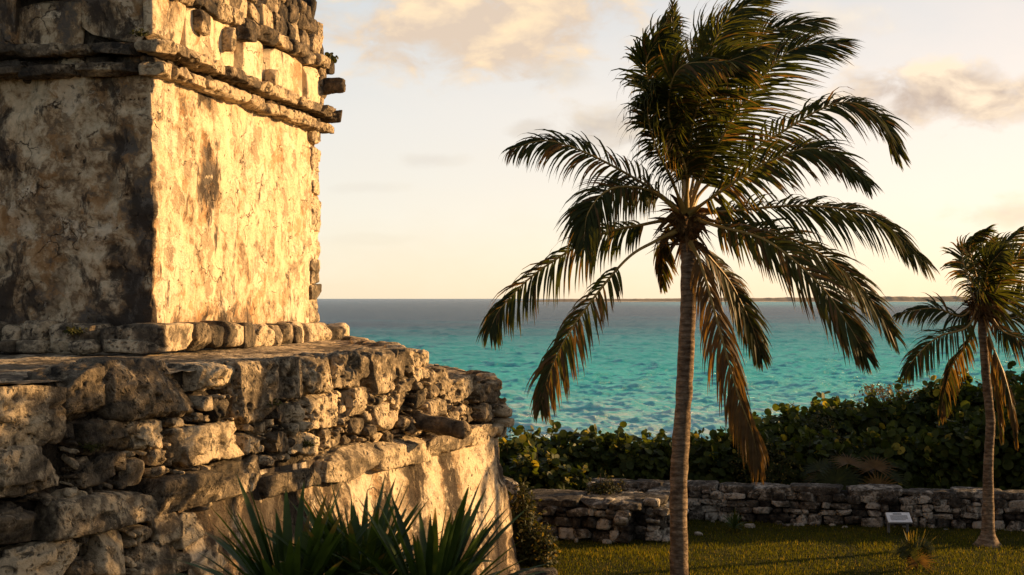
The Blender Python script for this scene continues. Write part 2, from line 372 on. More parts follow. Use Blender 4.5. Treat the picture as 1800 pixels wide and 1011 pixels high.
# depth of the bottom as the distance from shore, in 1/y
inv = g.m('DIVIDE', 1000.0, sy); inv = g.m('ADD', inv, g.m('MULTIPLY', g.m('SUBTRACT', lowf, .5), 1.6))
inv = g.m('ADD', inv, g.m('MULTIPLY', g.m('DIVIDE', sx, sy), 1.6))
c = g.ramp(g.m('DIVIDE', inv, 10.0), [(.0, (.05, .10, .15)), (.045, (.035, .065, .10)), (.14, (.035, .07, .11)), (.20, (.024, .16, .20)), (.30, (.04, .38, .38)), (.48, (.08, .60, .54)), (.70, (.14, .67, .60)), (.90, (.34, .72, .66))])
shoal = g.m('MULTIPLY', g.sstep(sy, 1300, 2600), g.sstep(g.m('DIVIDE', sx, sy), .02, .18))
c = g.mix(g.m('MULTIPLY', shoal, .85), c, (.05, .36, .36))
fn = g.noise(g.vm('MULTIPLY', p, (.16, .5, 1.0)), 1.0, 8, .72, 1.0)
foamy = g.m('MULTIPLY', g.sstep(sy, 190, 112), g.sstep(fn, .44, .62))
crest = g.m('MULTIPLY', g.sstep(g.noise(g.vm('MULTIPLY', p, (.7, 2.0, 1)), 1.0, 7, .78), .60, .68), g.sstep(sy, 1100, 120))
for sc_, lo_, hi_, k_ in (((.35, 1.5, 1),   .42, .62, (.58, .80, .84)), ((.07, .34, 1), .40, .60, (.72, .86, .90)), ((.016, .07, 1), .40, .62, (.74, .86, .92))):   # ripple and swell shading put into the colour, plus drift bands
    c = g.mix(g.sstep(g.noise(g.vm('MULTIPLY', p, sc_), 1.0, 8, .74, .5), lo_, hi_), g.mix(1.0, c, k_, 'MULTIPLY'), c)
foam = g.m('MAXIMUM', g.m('MULTIPLY', foamy, .75), g.m('MULTIPLY', crest, .6))
c = g.mix(foam, c, (.62, .66, .62))
chop = g.m('ADD', g.noise(g.vm('MULTIPLY', p, (1.1, 1.9, 1)), 1.0, 6, .7), g.m('MULTIPLY', g.noise(g.vm('MULTIPLY', p, (.09, .22, 1)), 1.0, 4, .6), 1.6))
nrm = g.n('ShaderNodeBump', {'Height': chop, 'Strength': .9, 'Distance': .8}).outputs[0]
# a rough sea mirrors far less at grazing angles than flat water: cap the reflectance
fr = g.n('ShaderNodeFresnel', {'IOR': 1.33, 'Normal': nrm}).outputs[0]
fr = g.m('MINIMUM', g.m('MULTIPLY', fr, .85), .42)
df = g.n('ShaderNodeBsdfDiffuse', {'Color': c, 'Normal': g.n('ShaderNodeCombineXYZ', {0: 0., 1: 0., 2: 1.}).outputs[0]})
# (light welling up from below ignores the ripples)
gl = g.n('ShaderNodeBsdfGlossy', {'Color': (1, 1, 1, 1), 'Roughness': .16, 'Normal': nrm})
g.n('ShaderNodeOutputMaterial', {'Surface': g.n('ShaderNodeMixShader', {0: fr, 1: df.outputs[0], 2: gl.outputs[0]}).outputs[0]}); SEAM = m
tag(mb.build('sea', SEAM), kind='structure')
# low coast far across the bay
mb = MB(); n = 300
ax_ = np.linspace(-40, 1600, n); t = (ax_+40)/1640
top = (8+6*sm(t, .1, .7))*(.85+.18*fbm(np.stack([ax_/90, ax_*0, ax_*0], -1), 3)+.16*np.abs(vnoise(np.stack([ax_/14, ax_*0+4, ax_*0], -1))))*sm(t, 0, .12)
prof = np.array([[0, 0], [10, .25], [25, .8], [60, 1.0], [150, .9], [320, 0]])
V = np.zeros((n, len(prof), 3))
for j, (dd, hh) in enumerate(prof): V[:, j] = np.stack([ax_, 3600+dd*1.0+ax_*.1, SEA-.3+(top+.3)*hh], -1)
mb.add(V, grid_faces(n, len(prof)))
m, g = mat('hazed_coast_scrub'); c = g.ramp(g.noise(P_(g), .05, 5), [(.35, (.26, .22, .165)), (.6, (.38, .31, .225))]); finish(g, c, .95, spec=.05)  # scrub colour lightened to carry the haze of distance
tag(mb.build('far_coast', m), kind='structure')
mb = MB(); n = 160; ax_ = np.linspace(200, 1600, n)
V = np.stack([np.stack([ax_, 3590+ax_*.1-20, ax_*0+SEA-.1], -1), np.stack([ax_, 3590+ax_*.1, SEA+1.2+1.0*vnoise(np.stack([ax_/50, ax_*0, ax_*0], -1))], -1), np.stack([ax_, 3605+ax_*.1, ax_*0+SEA-.1], -1)], 1)
mb.add(V, grid_faces(n, 3)); m, g = mat('far_beach_sand'); finish(g, g.ramp(g.noise(P_(g), .1, 3), [(.3, (.45, .37, .26)), (.7, (.6, .5, .36))]), .9)
tag(mb.build('far_beach', m), kind='structure')

# ------------------------------------------------------------------ temple
T0 = np.array([-6.55, 26.0]); TA = R_(10.9)
DL = np.array([math.sin(TA), math.cos(TA)]); NL = np.array([math.cos(TA), -math.sin(TA)])
DF = -NL; NF = -DL; TL = 9.47
def v3(p2, z): return np.array([p2[0], p2[1], z])
temple = empty('stone_temple', (T0[0], T0[1], 5.1), 'weathered stone temple with sunlit stucco side wall and stepped mouldings on the stone platform', 'temple')
AXL = np.array([[DL[0], DL[1], 0], [NL[0], NL[1], 0], [0, 0, 1]])
AXF = np.array([[DF[0], DF[1], 0], [NF[0], NF[1], 0], [0, 0, 1]])
def wrap(mb, offs, z0, z1, ds, dz, amp_, tonef=None, frontlen=6.0, back=4.0, slope=0.0, chip=0.0):
    """wall skin: along the front, round the corner, down the long side, round the back corner"""
    pts, nr, sl_ = [], [], []
    for s in np.arange(frontlen, .09, -ds): pts.append(T0+DF*s); nr.append(NF); sl_.append(0*s)
    for a in np.linspace(0, 1, 7): pts.append(T0+(DF*(1-a)**2+DL*a**2)*.09); nr.append(unit(NF*(1-a)+NL*a)); sl_.append(0)
    for s in np.arange(.14, TL-.1, ds): pts.append(T0+DL*s); nr.append(NL); sl_.append(s)
    T1 = T0+DL*TL
    for a in np.linspace(0, 1, 7): pts.append(T1+(-DL*(1-a)**2+DF*a**2)*.09); nr.append(unit(NL*(1-a)+DL*a)); sl_.append(TL)
    for s in np.arange(.15, back, ds*2): pts.append(T1+DF*s); nr.append(DL); sl_.append(TL)
    pts = np.array(pts); nr = np.array(nr); sl_ = np.array(sl_); zz = np.arange(z0, z1+dz*.5, dz)
    S = np.broadcast_to(sl_[:, None], (len(pts), len(zz)))
    P = np.zeros((len(pts), len(zz), 3)); P[..., :2] = pts[:, None]+nr[:, None]*offs; P[..., 2] = zz[None]+slope*S/TL*(1-(zz[None]-z0)/(z1-z0))
    dsp = amp_*(fbm(P*.9, 3)*1.0+.5*fbm(P*np.array([4, 4, 2.6]), 3, .6))
    mis = sm(fbm(P*np.array([1.1, 1.1, .8])+40, 3), .22, .34)          # fallen plaster: hollows with a rim
    dsp = dsp-mis*amp_*.9
    if chip:
        edge = np.maximum(sm(S, TL-.9, TL-.1), .55*np.maximum(1-np.abs(S)/.25, 0))
        dsp = dsp-edge*chip*np.clip(.35+vnoise(P*np.array([2.4, 2.4, 4.2]))*1.1+.4*vnoise(P*9), 0, 1.4)
    Nn = np.zeros((len(pts), 1, 3)); Nn[:, 0, :2] = nr
    P = P+Nn*dsp[..., None]
    t = np.full(S.shape, .5) if tonef is None else tonef(P, S)
    mb.add(P, grid_faces(len(pts), len(zz)), t.ravel())
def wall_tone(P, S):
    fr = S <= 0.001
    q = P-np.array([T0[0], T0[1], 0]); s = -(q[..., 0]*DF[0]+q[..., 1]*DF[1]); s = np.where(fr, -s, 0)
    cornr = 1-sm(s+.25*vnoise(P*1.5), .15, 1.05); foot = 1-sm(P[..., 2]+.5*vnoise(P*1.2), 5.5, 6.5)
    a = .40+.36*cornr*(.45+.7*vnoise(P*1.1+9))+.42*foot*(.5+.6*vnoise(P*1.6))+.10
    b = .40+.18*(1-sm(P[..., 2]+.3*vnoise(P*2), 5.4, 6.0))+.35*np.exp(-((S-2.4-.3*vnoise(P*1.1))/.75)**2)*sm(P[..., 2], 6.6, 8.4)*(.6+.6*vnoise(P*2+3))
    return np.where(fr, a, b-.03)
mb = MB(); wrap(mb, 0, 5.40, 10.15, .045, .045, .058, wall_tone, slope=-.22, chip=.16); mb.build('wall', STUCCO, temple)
mb = MB(); wrap(mb, -.10, 10.0, 12.9, .12, .12, .05, back=5.0)
# roof slab behind the parapet
T1 = T0+DL*TL
c4 = [T0+NF*-.1+NL*-.1, T0+DL*(TL-.1)+NL*-.1, T0+DL*(TL-.1)+DF*6, T0+DF*6-NF*.1]
mb.add([v3(c, 12.75) for c in c4], [[0, 1, 2, 3]], .4); mb.build('core', MORTAR, temple)

def course(mb, z0, z1, prot, depth, lmin, lmax, k=9, rough=.12, gap=.0, jp=.03, jz=.02, skip=0., n=9, chops=3, front=5.6, ends=True, tone=None, pit=0.):
    h = (z1-z0)/2
    for side in (0, 1):
        D, Nn, AX = (DL, NL, AXL) if side == 0 else (DF, NF, AXF)
        s = -prot if side == 0 else -prot+depth
        end = TL+(prot if ends else 0) if side == 0 else front
        while s < end-.05:
            l = min(rng.uniform(lmin, lmax), max(end-s, .12))
            if rng.random() >= skip:
                hz = h*(1+rng.normal(0, .05))
                pp = prot+rng.normal(0, jp)
                c = T0+D*(s+l/2)+Nn*(pp-depth/2)
                rock(mb, v3(c, (z0+z1)/2+rng.normal(0, jz)), (l/2-gap/2+.015, depth/2, hz), jit(AX, .025), n, k, rough, chops, tone(side) if callable(tone) else tone, pit)
            s += l
mb = MB(); course(mb, 10.05, 10.30, .30, .55, .6, 1.4, k=16, rough=.13, jp=.018, jz=.008, n=14, pit=.08, tone=lambda sd: rng.uniform(.5, 1) if sd == 0 else rng.uniform(.2, .7)); mb.build('moulding', STONE_UP, temple)  # stones toned paler on the sunlit side, sunlight put into the colour
mb = MB(); course(mb, 10.28, 10.44, .07, .3, .5, .9, rough=.08, n=6, tone=.8); mb.build('recessed_band', STUCCO, temple)
mb = MB(); course(mb, 10.42, 10.66, .40, .62, .5, 1.2, k=16, rough=.13, jp=.02, jz=.008, n=14, pit=.08, tone=lambda sd: rng.uniform(.35, .95) if sd == 0 else rng.uniform(.1, .6)); mb.build('moulding', STONE_UP, temple)  # sunlight in the tone again: sunlit side paler than the front
mb = MB(); course(mb, 10.64, 11.62,   .10, .30, .9, 1.7, k=14, rough=.10, jp=.03, n=14, tone=lambda sd: rng.uniform(.30, .44) if sd == 0 else rng.uniform(.52, .68)); mb.build('frieze', STUCCO, temple)  # sunlit side toned paler; front toned darker for its stains and shade
for s in (1.7, 3.0, 5.6):
    if True:
        mb = MB(); rock(mb, v3(T0+DL*(s+rng.normal(0, .1))+NL*.16, rng.uniform(10.8, 11.5)), (rng.uniform(.12, .2), .14, rng.uniform(.12, .3)), jit(AXL, .05), 9, 7, .2, 3, rng.uniform(.5, 1)); mb.build('frieze_stone', STONE_UP, temple)
for zc in np.arange(10.80, 11.6, .25):
    mb = MB(); rock(mb, v3(T1-DL*rng.uniform(.1, .2)-NL*.08, zc), (.26, .24, .14), jit(AXL, .05), 10, 10, .15, 3, rng.uniform(.4, .9), .06); mb.build('frieze_stone', STONE_UP, temple)
mb = MB(); course(mb, 11.60, 11.92, .28, .6, .45, 1.1, k=14, rough=.13, jp=.03, jz=.012, n=12, pit=.08); mb.build('moulding', STONE_UP, temple)
mb = MB(); course(mb, 11.90, 12.42, .10, .5, .3, .75, k=14, rough=.12, jp=.04, jz=.02, n=11)
course(mb, 12.40, 12.80, .06, .5, .3, .7, k=14, rough=.13, jp=.04, jz=.02, n=11, ends=False)
for s in np.arange(0, TL-.5, .42):
    if s < TL-1.6 or rng.random() < .5: rock(mb, v3(T0+DL*s-NL*.15, 12.95+rng.normal(0, .05)), (.23, .26, .22+.05*rng.random()), jit(AXL, .06), 8, 5, .2)
for s in np.arange(0, TL-2.5, .5): rock(mb, v3(T0+DL*s-NL*.2, 13.35+rng.normal(0, .06)), (.27, .3, .24), jit(AXL, .06), 8, 5, .2)
mb.build('parapet', STONE_UP, temple)
for (s, zc, hd, pr) in [(9.38, 11.22, (.20, .55, .19), .12), (3.55, 11.40, (.24, .30, .17), .26), (9.55, 10.50, (.22, .42, .14), .16)]:
    mb = MB(); rock(mb, v3(T0+DL*s+NL*pr, zc), hd, jit(AXL, .03), 12, 6, .12, 3, .25, .05); mb.build('projecting_stone', STONE_UP, temple)
# quoins showing through the ragged far edge
mb = MB()
for zc in np.arange(5.55, 9.95, .31):
    rock(mb, v3(T1-DL*rng.uniform(.30, .42)-NL*rng.uniform(.17, .24), zc+rng.normal(0, .03)), (rng.uniform(.3, .42), .22, rng.uniform(.17, .2)), jit(AXL, .03), 12, 14, .13, 3, rng.uniform(.5, .9), .05)
mb.build('quoin', STONE, temple)
# plinth
mb = MB()
for side in (0, 1):
    D, Nn, AX = (DL, NL, AXL) if side == 0 else (DF, NF, AXF)
    s = -.55
    end = TL+.55 if side == 0 else 6
    while s < end:
        big = side == 0 and s < 0; l = 1.3 if (big or (side == 1 and s < .5)) else rng.uniform(.35, .75); l = min(l, max(.25, end-s))
        h = .25; zc = 5.29-.20*max(s, 0)/TL*(side == 0)
        rock(mb, v3(T0+D*(s+l/2)+Nn*(.22+rng.normal(0, .03)), zc+rng.normal(0, .015)), (l/2+.012, .36, h*(1+rng.normal(0, .06))), jit(AX, .02), 10, 7 if big else 5.5, .12, 3, .85 if big else None)
        if side == 1:
            rock(mb, v3(T0+D*(s+l/2)+Nn*(.52+rng.normal(0, .05)), zc-.18), (l/2, .3, .13), jit(AX, .03), 8, 5, .16, 3, rng.uniform(.1, .6))
        s += l
mb.build('plinth', STONE, temple)

# ------------------------------------------------------------------ platform
W0 = np.array([-4.43, 20.5]); PA = R_(23.9)
DW = np.array([math.sin(PA), math.cos(PA)]); NW = np.array([math.cos(PA), -math.sin(PA)])
AXW = np.array([[DW[0], DW[1], 0], [NW[0], NW[1], 0], [0, 0, 1]])
UB = 10.34; UT = 6.96; ULO = -7.5
RD = unit(np.array([-.254, .967]))                # run of the far edges, back and left
NR = np.array([RD[1], -RD[0]])
AXR = np.array([[RD[0], RD[1], 0], [NR[0], NR[1], 0], [0, 0, 1]])
def wuv(x, y):
    k = (x-900)/F; u = (k*W0[1]-W0[0])/(DW[0]-k*DW[1]); zz = W0[1]+DW[1]*u
    return u, CAMZ-(y-523)/F*zz
plat = empty('stone_platform', (W0[0]+DW[0]*3, W0[1]+DW[1]*3, 0), 'big ruined stone platform with rubble upper wall and sloping sunlit stucco base carrying the temple', 'platform')
def wp(u, o, z): p = W0+DW*u+NW*o; return np.array([p[0], p[1], z])
# backing behind the rubble and the return round the far corner
def skin(mb, zs, off, tonef, amp_, u0, ds, ret=6.0, r=.25):
    pts, nr, uu_ = [], [], []
    for u in np.arange(u0, UB-r, ds): pts.append(W0+DW*u); nr.append(NW); uu_.append(u)
    B = W0+DW*UB
    NB = unit(NW+NR)
    for a in np.linspace(0, 1, 9): pts.append(B-DW*r*(1-a)**2+RD*r*a**2); nr.append(unit(NW*(1-a)+NR*a)); uu_.append(UB)
    for s in np.arange(r+.1, ret, ds*2): pts.append(B+RD*s); nr.append(NR); uu_.append(UB+.5)
    pts = np.array(pts); nr = np.array(nr); U = np.array(uu_)[:, None]+zs[None]*0
    P = np.zeros((len(pts), len(zs), 3)); of = off(U, zs[None]); P[..., :2] = pts[:, None]+nr[:, None]*of[..., None]; P[..., 2] = zs[None]
    dsp = amp_*(fbm(P*.8, 3)+.6*fbm(P*np.array([3.2, 3.2, 2.0]), 3, .6)); mis = sm(fbm(P*np.array([1.0, 1.0, .6])+20, 3), .16, .27)
    dsp = dsp-mis*amp_*1.1
    dsp = dsp-.10*np.exp(-((U-UB)/.5)**2)*np.clip(.3+vnoise(P*np.array([2, 2, 3.5])), 0, 1.3)
    P[..., :2] += nr[:, None]*dsp[..., None]
    mb.add(P, grid_faces(len(pts), len(zs)), tonef(P, U).ravel())
mb = MB(); skin(mb, np.linspace(3.2, 4.33, 14), lambda U, z: -.20+0*U*z, lambda P, U: .3+.2*vnoise(P*2), .05, ULO, .12)
zs = np.linspace(4.3, 4.97, 8); pts = [W0+DW*u for u in np.arange(ULO, UT-.1, .2)]
P = np.array([[v3(p-NW*.22, z) for z in zs] for p in pts]); mb.add(P, grid_faces(len(pts), len(zs)), .4); skin(mb, np.arange(-.3, 3.4, .2), lambda U, z: -.26+(3.3-z)*.13+0*U, lambda P, U: .3+.2*vnoise(P*2), .03, ULO, .15); coremb = mb; coremb.fm[4] = [q_*0+1 for q_ in coremb.fm[4]]
def bt(P, U):
    z = P[..., 2]; return .55+.30*(1-sm(z+.5*vnoise(P*1.3), .4, 1.9))+.30*vnoise(P*np.array([1.6, 1.6, .45])+5)-.22*sm(z, 2.0, 3.2)*sm(U, 3, 7)
mb = MB(); skin(mb, np.arange(-.3, 3.36, .05), lambda U, z: .02+(3.3-z)*.14, bt, .06, -.6, .055); mb.build('sloping_wall', STUCCO_BASE, plat)
# rubble packing on the wall face
class Pack:
    def __init__(s, u0, u1, z0, z1, res=.02): s.o = (u0, z0); s.res = res; s.g = np.zeros((int((u1-u0)/res)+1, int((z1-z0)/res)+1), bool); s.u1 = u1; s.z1 = z1
    def cells(s, u, z, a, b):
        i0 = int((u-a-s.o[0])/s.res); i1 = int((u+a-s.o[0])/s.res)+1; j0 = int((z-b-s.o[1])/s.res); j1 = int((z+b-s.o[1])/s.res)+1
        return max(i0, 0), max(i1, 0), max(j0, 0), max(j1, 0)
    def free(s, u, z, a, b):
        i0, i1, j0, j1 = s.cells(u, z, a, b); return not s.g[i0:i1, j0:j1].any()
    def put(s, u, z, a, b):
        i0, i1, j0, j1 = s.cells(u, z, a, b); s.g[i0:i1, j0:j1] = True
pk = Pack(ULO, UB+.2, -.5, 5.1)
def block(x0, y0, x1, y1, out=.06, dep=.32, tone=None, n=26, k=10, rough=.19, pit=.14, name='coping_stone', material=STONE, tilt=0):
    (u0, z1), (u1, z0) = wuv(x0, .5*(y0+y0)), wuv(x1, y1)
    um = (u0+u1)/2; zm_ = W0[1]+DW[1]*um; z1 = CAMZ-(y0-523)/F*zm_; z0 = CAMZ-(y1-523)/F*zm_
    a, b, zc = (u1-u0)/2, (z1-z0)/2, (z0+z1)/2
    mb = MB(); ax = jit(AXW, .02)
    if tilt: c_, s_ = math.cos(tilt), math.sin(tilt); ax = np.array([c_*ax[0]+s_*ax[2], ax[1], -s_*ax[0]+c_*ax[2]])
    rock(mb, wp(um, out-dep+.02, zc), (a*.99, dep, b*.985), ax, n, k, rough, 4, tone, pit)
    pk.put(um, zc, a*.97, b*.97); mb.build(name, material, plat)
for b in [(-60, 674, 102, 788, .18, .5, .5), (104, 640, 184, 742, .10, .45, .3), (182, 634, 345, 732, .16, .6, .22), (342, 640, 418, 690, .05, .4, .75), (400, 636, 478, 742, .12, .4, .35),
          (478, 628, 530, 700, .10, .4, .4), (528, 622, 585, 690, .1, .4, .55), (586, 618, 640, 680, .12, .4, .45), (640, 616, 688, 690, .08, .4, .6), (688, 614, 722, 664, .1, .4, .5), (718, 616, 754, 672, .08, .4, .65),
          (784, 660, 838, 704, .06, .35, .6), (836, 664, 878, 708, .06, .35, .55), (752, 648, 790, 700, .02, .4, .3)]:
    block(*b[:4], out=b[4], dep=b[5], tone=b[6])
for b in [(-40, 786, 122, 872, .12, .4, .6), (132, 734, 232, 796, .1, .35, .25), (230, 733, 284, 790, .12, .35, .9), (296, 745, 426, 812, .12, .35, .85), (132, 800, 216, 850, .06, .3, .25),
          (362, 806, 452, 852, .04, .3, .2), (-30, 880, 40, 940, .05, .3, .4), (-30, 955, 118, 1040, .2, .35, .85), (540, 690, 588, 752, .08, .3, .7)]:
    block(*b[:4], out=b[4], dep=b[5], tone=b[6], name='wall_block')
# projecting ledge slabs
for b in [(-60, 905, 55, 960, .2, .3, .3), (48, 868, 258, 932, .26, .36, .5), (258, 832, 364, 892, .30, .36, .28), (362, 832, 462, 872, .16, .3, .35), (455, 822, 552, 862, .16, .3, .3), (548, 786, 652, 842, .24, .34, .6), (648, 772, 742, 818, .24, .34, .7), (736, 760, 812, 800, .22, .34, .5), (806, 748, 852, 782, .22, .34, .75), (848, 744, 884, 770, .20, .34, .8)]:
    block(*b[:4], out=b[4], dep=b[5], tone=b[6], name='ledge_slab', k=11, rough=.14, pit=.05, tilt=.0)
mb = coremb
def fill(n, wr, hr, zlo, zhi, ulo, uhi, out, nn, sh=.88):
    for _ in range(n):
        a = rng.uniform(*wr)/2; b = a*rng.uniform(*hr); u = rng.uniform(ulo+a*.5, uhi-a*.5)
        top = 4.93 if u < UT else 4.34
        zb = zlo(u) if callable(zlo) else zlo; zt = min(zhi(u) if callable(zhi) else zhi, top)
        if zt-b*.8 <= zb+b*.8: continue
        z = rng.uniform(zb+b*.8, zt-b*.8)
        if pk.free(u, z, a*sh, b*sh):
            pk.put(u, z, a*.97, b*.97)
            rock(mb, wp(u, out-.16+rng.normal(0, .05), z), (a*1.05, .17+a*.25, b*1.05), jit(AXW, .14), nn, rng.uniform(5, 11), .18, 5, rng.uniform(.1, 1), .08)
for (n, wr, nn) in [(300, (.45, .65), 14), (2500, (.28, .45), 12), (6000, (.17, .28), 9), (9000, (.10, .17), 7), (9000, (.06, .10), 5)]:
    fill(n, wr, (.5, .95), 3.45, 4.95, ULO, UB, .06, nn)
for (n, wr, nn) in [(400, (.7, 1.0), 14), (1500, (.4, .65), 11), (2500, (.22, .38), 8), (2500, (.1, .2), 6)]:
    fill(n, wr, (.7, 1.1), lambda u: 1.5, lambda u: 3.2, ULO, .1, .16, nn)
mb.build('rubble_wall', [STONE, MORTAR], plat)
# ragged stones stepping round the far corner
for zc in np.arange(3.55, 4.3, .24):
    for s in (.25, .75, 1.3): mb = MB(); rock(mb, v3(W0+DW*(UB-.05)+RD*s-NR*.2, zc), (.26, .2, .13), jit(AXR, .08), 8, 5, .18); mb.build('corner_stone', STONE, plat)
for (s, zc, hd) in [(0.0, 3.62, (.16, .18, .13)), (.05, 3.40, (.2, .22, .09))]:
    mb = MB(); rock(mb, v3(W0+DW*(UB-.12)+NW*.10+RD*s, zc), hd, jit(AXW, .08), 9, 6, .15, 3, .9); mb.build('corner_stone', STONE, plat)
mb = MB()
fillrim = 0
for s in np.arange(.0, 10, .42):                 # rim stones along the far edge of the terrace
    rock(mb, v3(W0+DW*UT+RD*(s+.2)-NR*.25+np.array([rng.normal(0, .05), 0]), 4.86+rng.normal(0, .03)), (rng.uniform(.2, .28), .28, rng.uniform(.12, .17)), jit(AXR, .07), 9, 5, .2)
    rock(mb, v3(W0+DW*UT+RD*(s+.2)-NR*.18, 4.58), (rng.uniform(.2, .28), .24, .17), jit(AXR, .07), 7, 5, .2)
mb.build('rim_course', STONE, plat)
# terrace paving
def slab(z, ufn, u0, wmax, seed, tone):
    nu, nw = 190, 90; s = np.linspace(0, 1, nu)[:, None]; wd = np.linspace(.02, wmax, nw)[None]
    U = u0+(ufn(wd)-u0)*s; W_ = wd+0*s; P = np.zeros((nu, nw, 3)); P[..., :2] = W0+DW*U[..., None]-NW*W_[..., None]
    nz = fbm(np.stack([U*.8, W_*.8, U*0+seed], -1), 3)*.05+.035*fbm(np.stack([U*3.5, W_*3.5, U*0+seed], -1), 3)
    P[..., 2] = z+nz
    mb = MB(); mb.add(P, grid_faces(nu, nw)[:, ::-1], tone+.2*vnoise(P*1.5).ravel().reshape(-1)*1.0); return mb
kk = 1.0/ max(1e-6, np.dot(RD, -NW)); kr = np.dot(RD, DW)*kk
slab(4.955, lambda w_: UT-.12+kr*w_, ULO, 8.5, 1., .5).build('terrace_floor', STONE, plat)
slab(4.30, lambda w_: UB-.10+kr*w_, UT-.3, 6.0, 7., .5).build('lower_terrace_floor', STONE, plat)
# the stone water spout
mb = MB(); a = px(738, 742, 26.2); b = px(826, 756, 26.3); pts = np.linspace(a+np.array([-.3, .35, .05]), b+np.array([.0, -.3, .0]), 26)
rad = .165*(1+.10*vnoise(np.stack([np.arange(26)*.35, np.zeros(26), np.zeros(26)], -1))); rad[-1] *= .5; rad[-2] *= .86; rad[0] = .02
tube(mb, pts, rad, 14, .3); v = mb.v[0]; mb.v[0] = v+.035*np.stack([vnoise(v*5), vnoise(v*5+9), vnoise(v*5+18)], -1)
e = mb.n-14; mb.add([pts[-1]], np.zeros((0, 3), int), .2); mb.f[3].append(np.array([[e+i, e+(i+1) % 14, mb.n-1] for i in range(14)])); mb.fm[3].append(np.zeros(14))
mb.build('projecting_beam', STONE_UP, plat)

# ------------------------------------------------------------------ low walls on the lawn
def low_wall(name, a, b, h, th, label, rows=4, seed=0, hvar=.12, open_end=False):
    a = np.array(a, float); b = np.array(b, float); L = np.linalg.norm(b-a); D = (b-a)/L; Nn = np.array([D[1], -D[0]])
    if Nn[1] > 0: Nn = -Nn
    AX = np.array([[D[0], D[1], 0], [Nn[0], Nn[1], 0], [0, 0, 1]])
    root = empty(name, (*((a+b)/2), 0), label, 'wall')
    mc = MB(); mw = MB()
    n = max(int(L/.25), 2); s = np.linspace(0, L, n); pr = np.array([(-th/2+.1, -.1), (-th/2+.12, h-.12), (th/2-.12, h-.12), (th/2-.1, -.1)])
    P = np.array([[v3(a+D*t-Nn*o, z) for (o, z) in pr] for t in s]); mw.add(P, grid_faces(n, 4), .25)
    for e in (0, -1): mw.add(P[e], [[0, 1, 2, 3]], .25)
    mw.build('wall_core', MORTAR, root)
    mw = MB()
    sides = [(Nn, D, a, L, AX), (-Nn, D, a, L, AX)]
    for (nn, d, o, l, ax) in sides:
        z = 0.0; r = 0
        while z < h-.2:
            rh = min(rng.uniform(.13, .30), h-.16-z+.02); x = rng.uniform(-.2, 0)
            while x < l:
                lw = rng.uniform(.16, .55); hh = rh*rng.uniform(.82, 1.12)
                if lw < .3 and rng.random() < .4 and rh > .18:
                    for q_ in (0, 1): rock(mw, v3(o+d*(x+lw/2)+nn*(th/2-.10+rng.normal(0, .025)), z+rh*(.25+.5*q_)), (lw/2, .16, rh*.27), jit(ax, .07), 6, 5, .2, 4)
                else:
                    rock(mw, v3(o+d*(x+lw/2)+nn*(th/2-.10+rng.normal(0, .03)), z+rh/2+rng.normal(0, .015)), (lw/2*1.03, .17, hh/2*1.02), jit(ax, .05), 8, 9, .17, 4)
                x += lw
            z += rh
    for e, sg in ((a, -1), (b, 1)):
        z = 0
        while z < h-.15:
            rh = rng.uniform(.14, .26); o_ = -th/2+.1
            while o_ < th/2:
                lw = rng.uniform(.2, .4); rock(mw, v3(e+D*sg*(-.05+rng.normal(0, .03))+Nn*(o_+lw/2), z+rh/2), (.17, lw/2, rh/2), jit(AX, .06), 7, 5, .18, 4); o_ += lw
            z += rh
    for _ in range(int(L*2.5)):
        rock(mw, v3(a+D*rng.uniform(0, L)+Nn*(th/2+abs(rng.normal(0, .13))), .02), (rng.uniform(.04, .12), rng.uniform(.04, .1), rng.uniform(.03, .08)), None, 5, 4, .2, 4, rng.uniform(.5, 1))
    mw.build('rubble_face', WALLSTONE, root)
    x = 0
    while x < L:
        lw = rng.uniform(.6, 1.5)
        rock(mc, v3(a+D*(x+lw/2), h-.08+rng.normal(0, .012)), (lw/2*1.05, th/2+.03, .11*rng.uniform(.9, 1.15)), jit(AX, .015), 14, 12, .14, 2, rng.uniform(.2, .5), .05)
        x += lw
    mc.build('coping', WALLSTONE, root)
    return root
def gp(x, z): return ((x-900)/F*z, z)
low_wall('rubble_wall', gp(1042, 39.1), (22.5, 34.7), .98, .8, 'long low rubble stone wall running behind the sign and the smaller palm below the dark bushes')
low_wall('rubble_wall', gp(925, 36.4), gp(1112, 35.7), .96, 1.8, 'short rubble stone wall ending in a corner on the lawn left of the tall palm trunk')
low_wall('rubble_wall', gp(1132, 35.2), gp(1172, 37.2), .96, .7, 'lit return stub of stone wall meeting the short wall just left of the palm trunk')
mb = MB(); c = np.array([*gp(893, 36.5), 1.0]); rock(mb, c, (.32, .4, .42), None, 12, 5, .18, 5, .4, .1); rock(mb, c+np.array([-.1, .1, -.7]), (.5, .5, .5), None, 10, 5, .2, 5, .2, .1)
tag(mb.build('ruin_stub', WALLSTONE, loc=c), 'grey broken stub of masonry showing behind the sloping corner of the platform', 'stone ruin')
mb = MB(); c = np.array([*gp(938, 29.6), .12]); rock(mb, c, (.48, .45, .36), None, 14, 3.5, .2, 5, .15, .1)
tag(mb.build('boulder', WALLSTONE, loc=c), 'dark rounded boulder at the foot of the platform corner', 'rock')

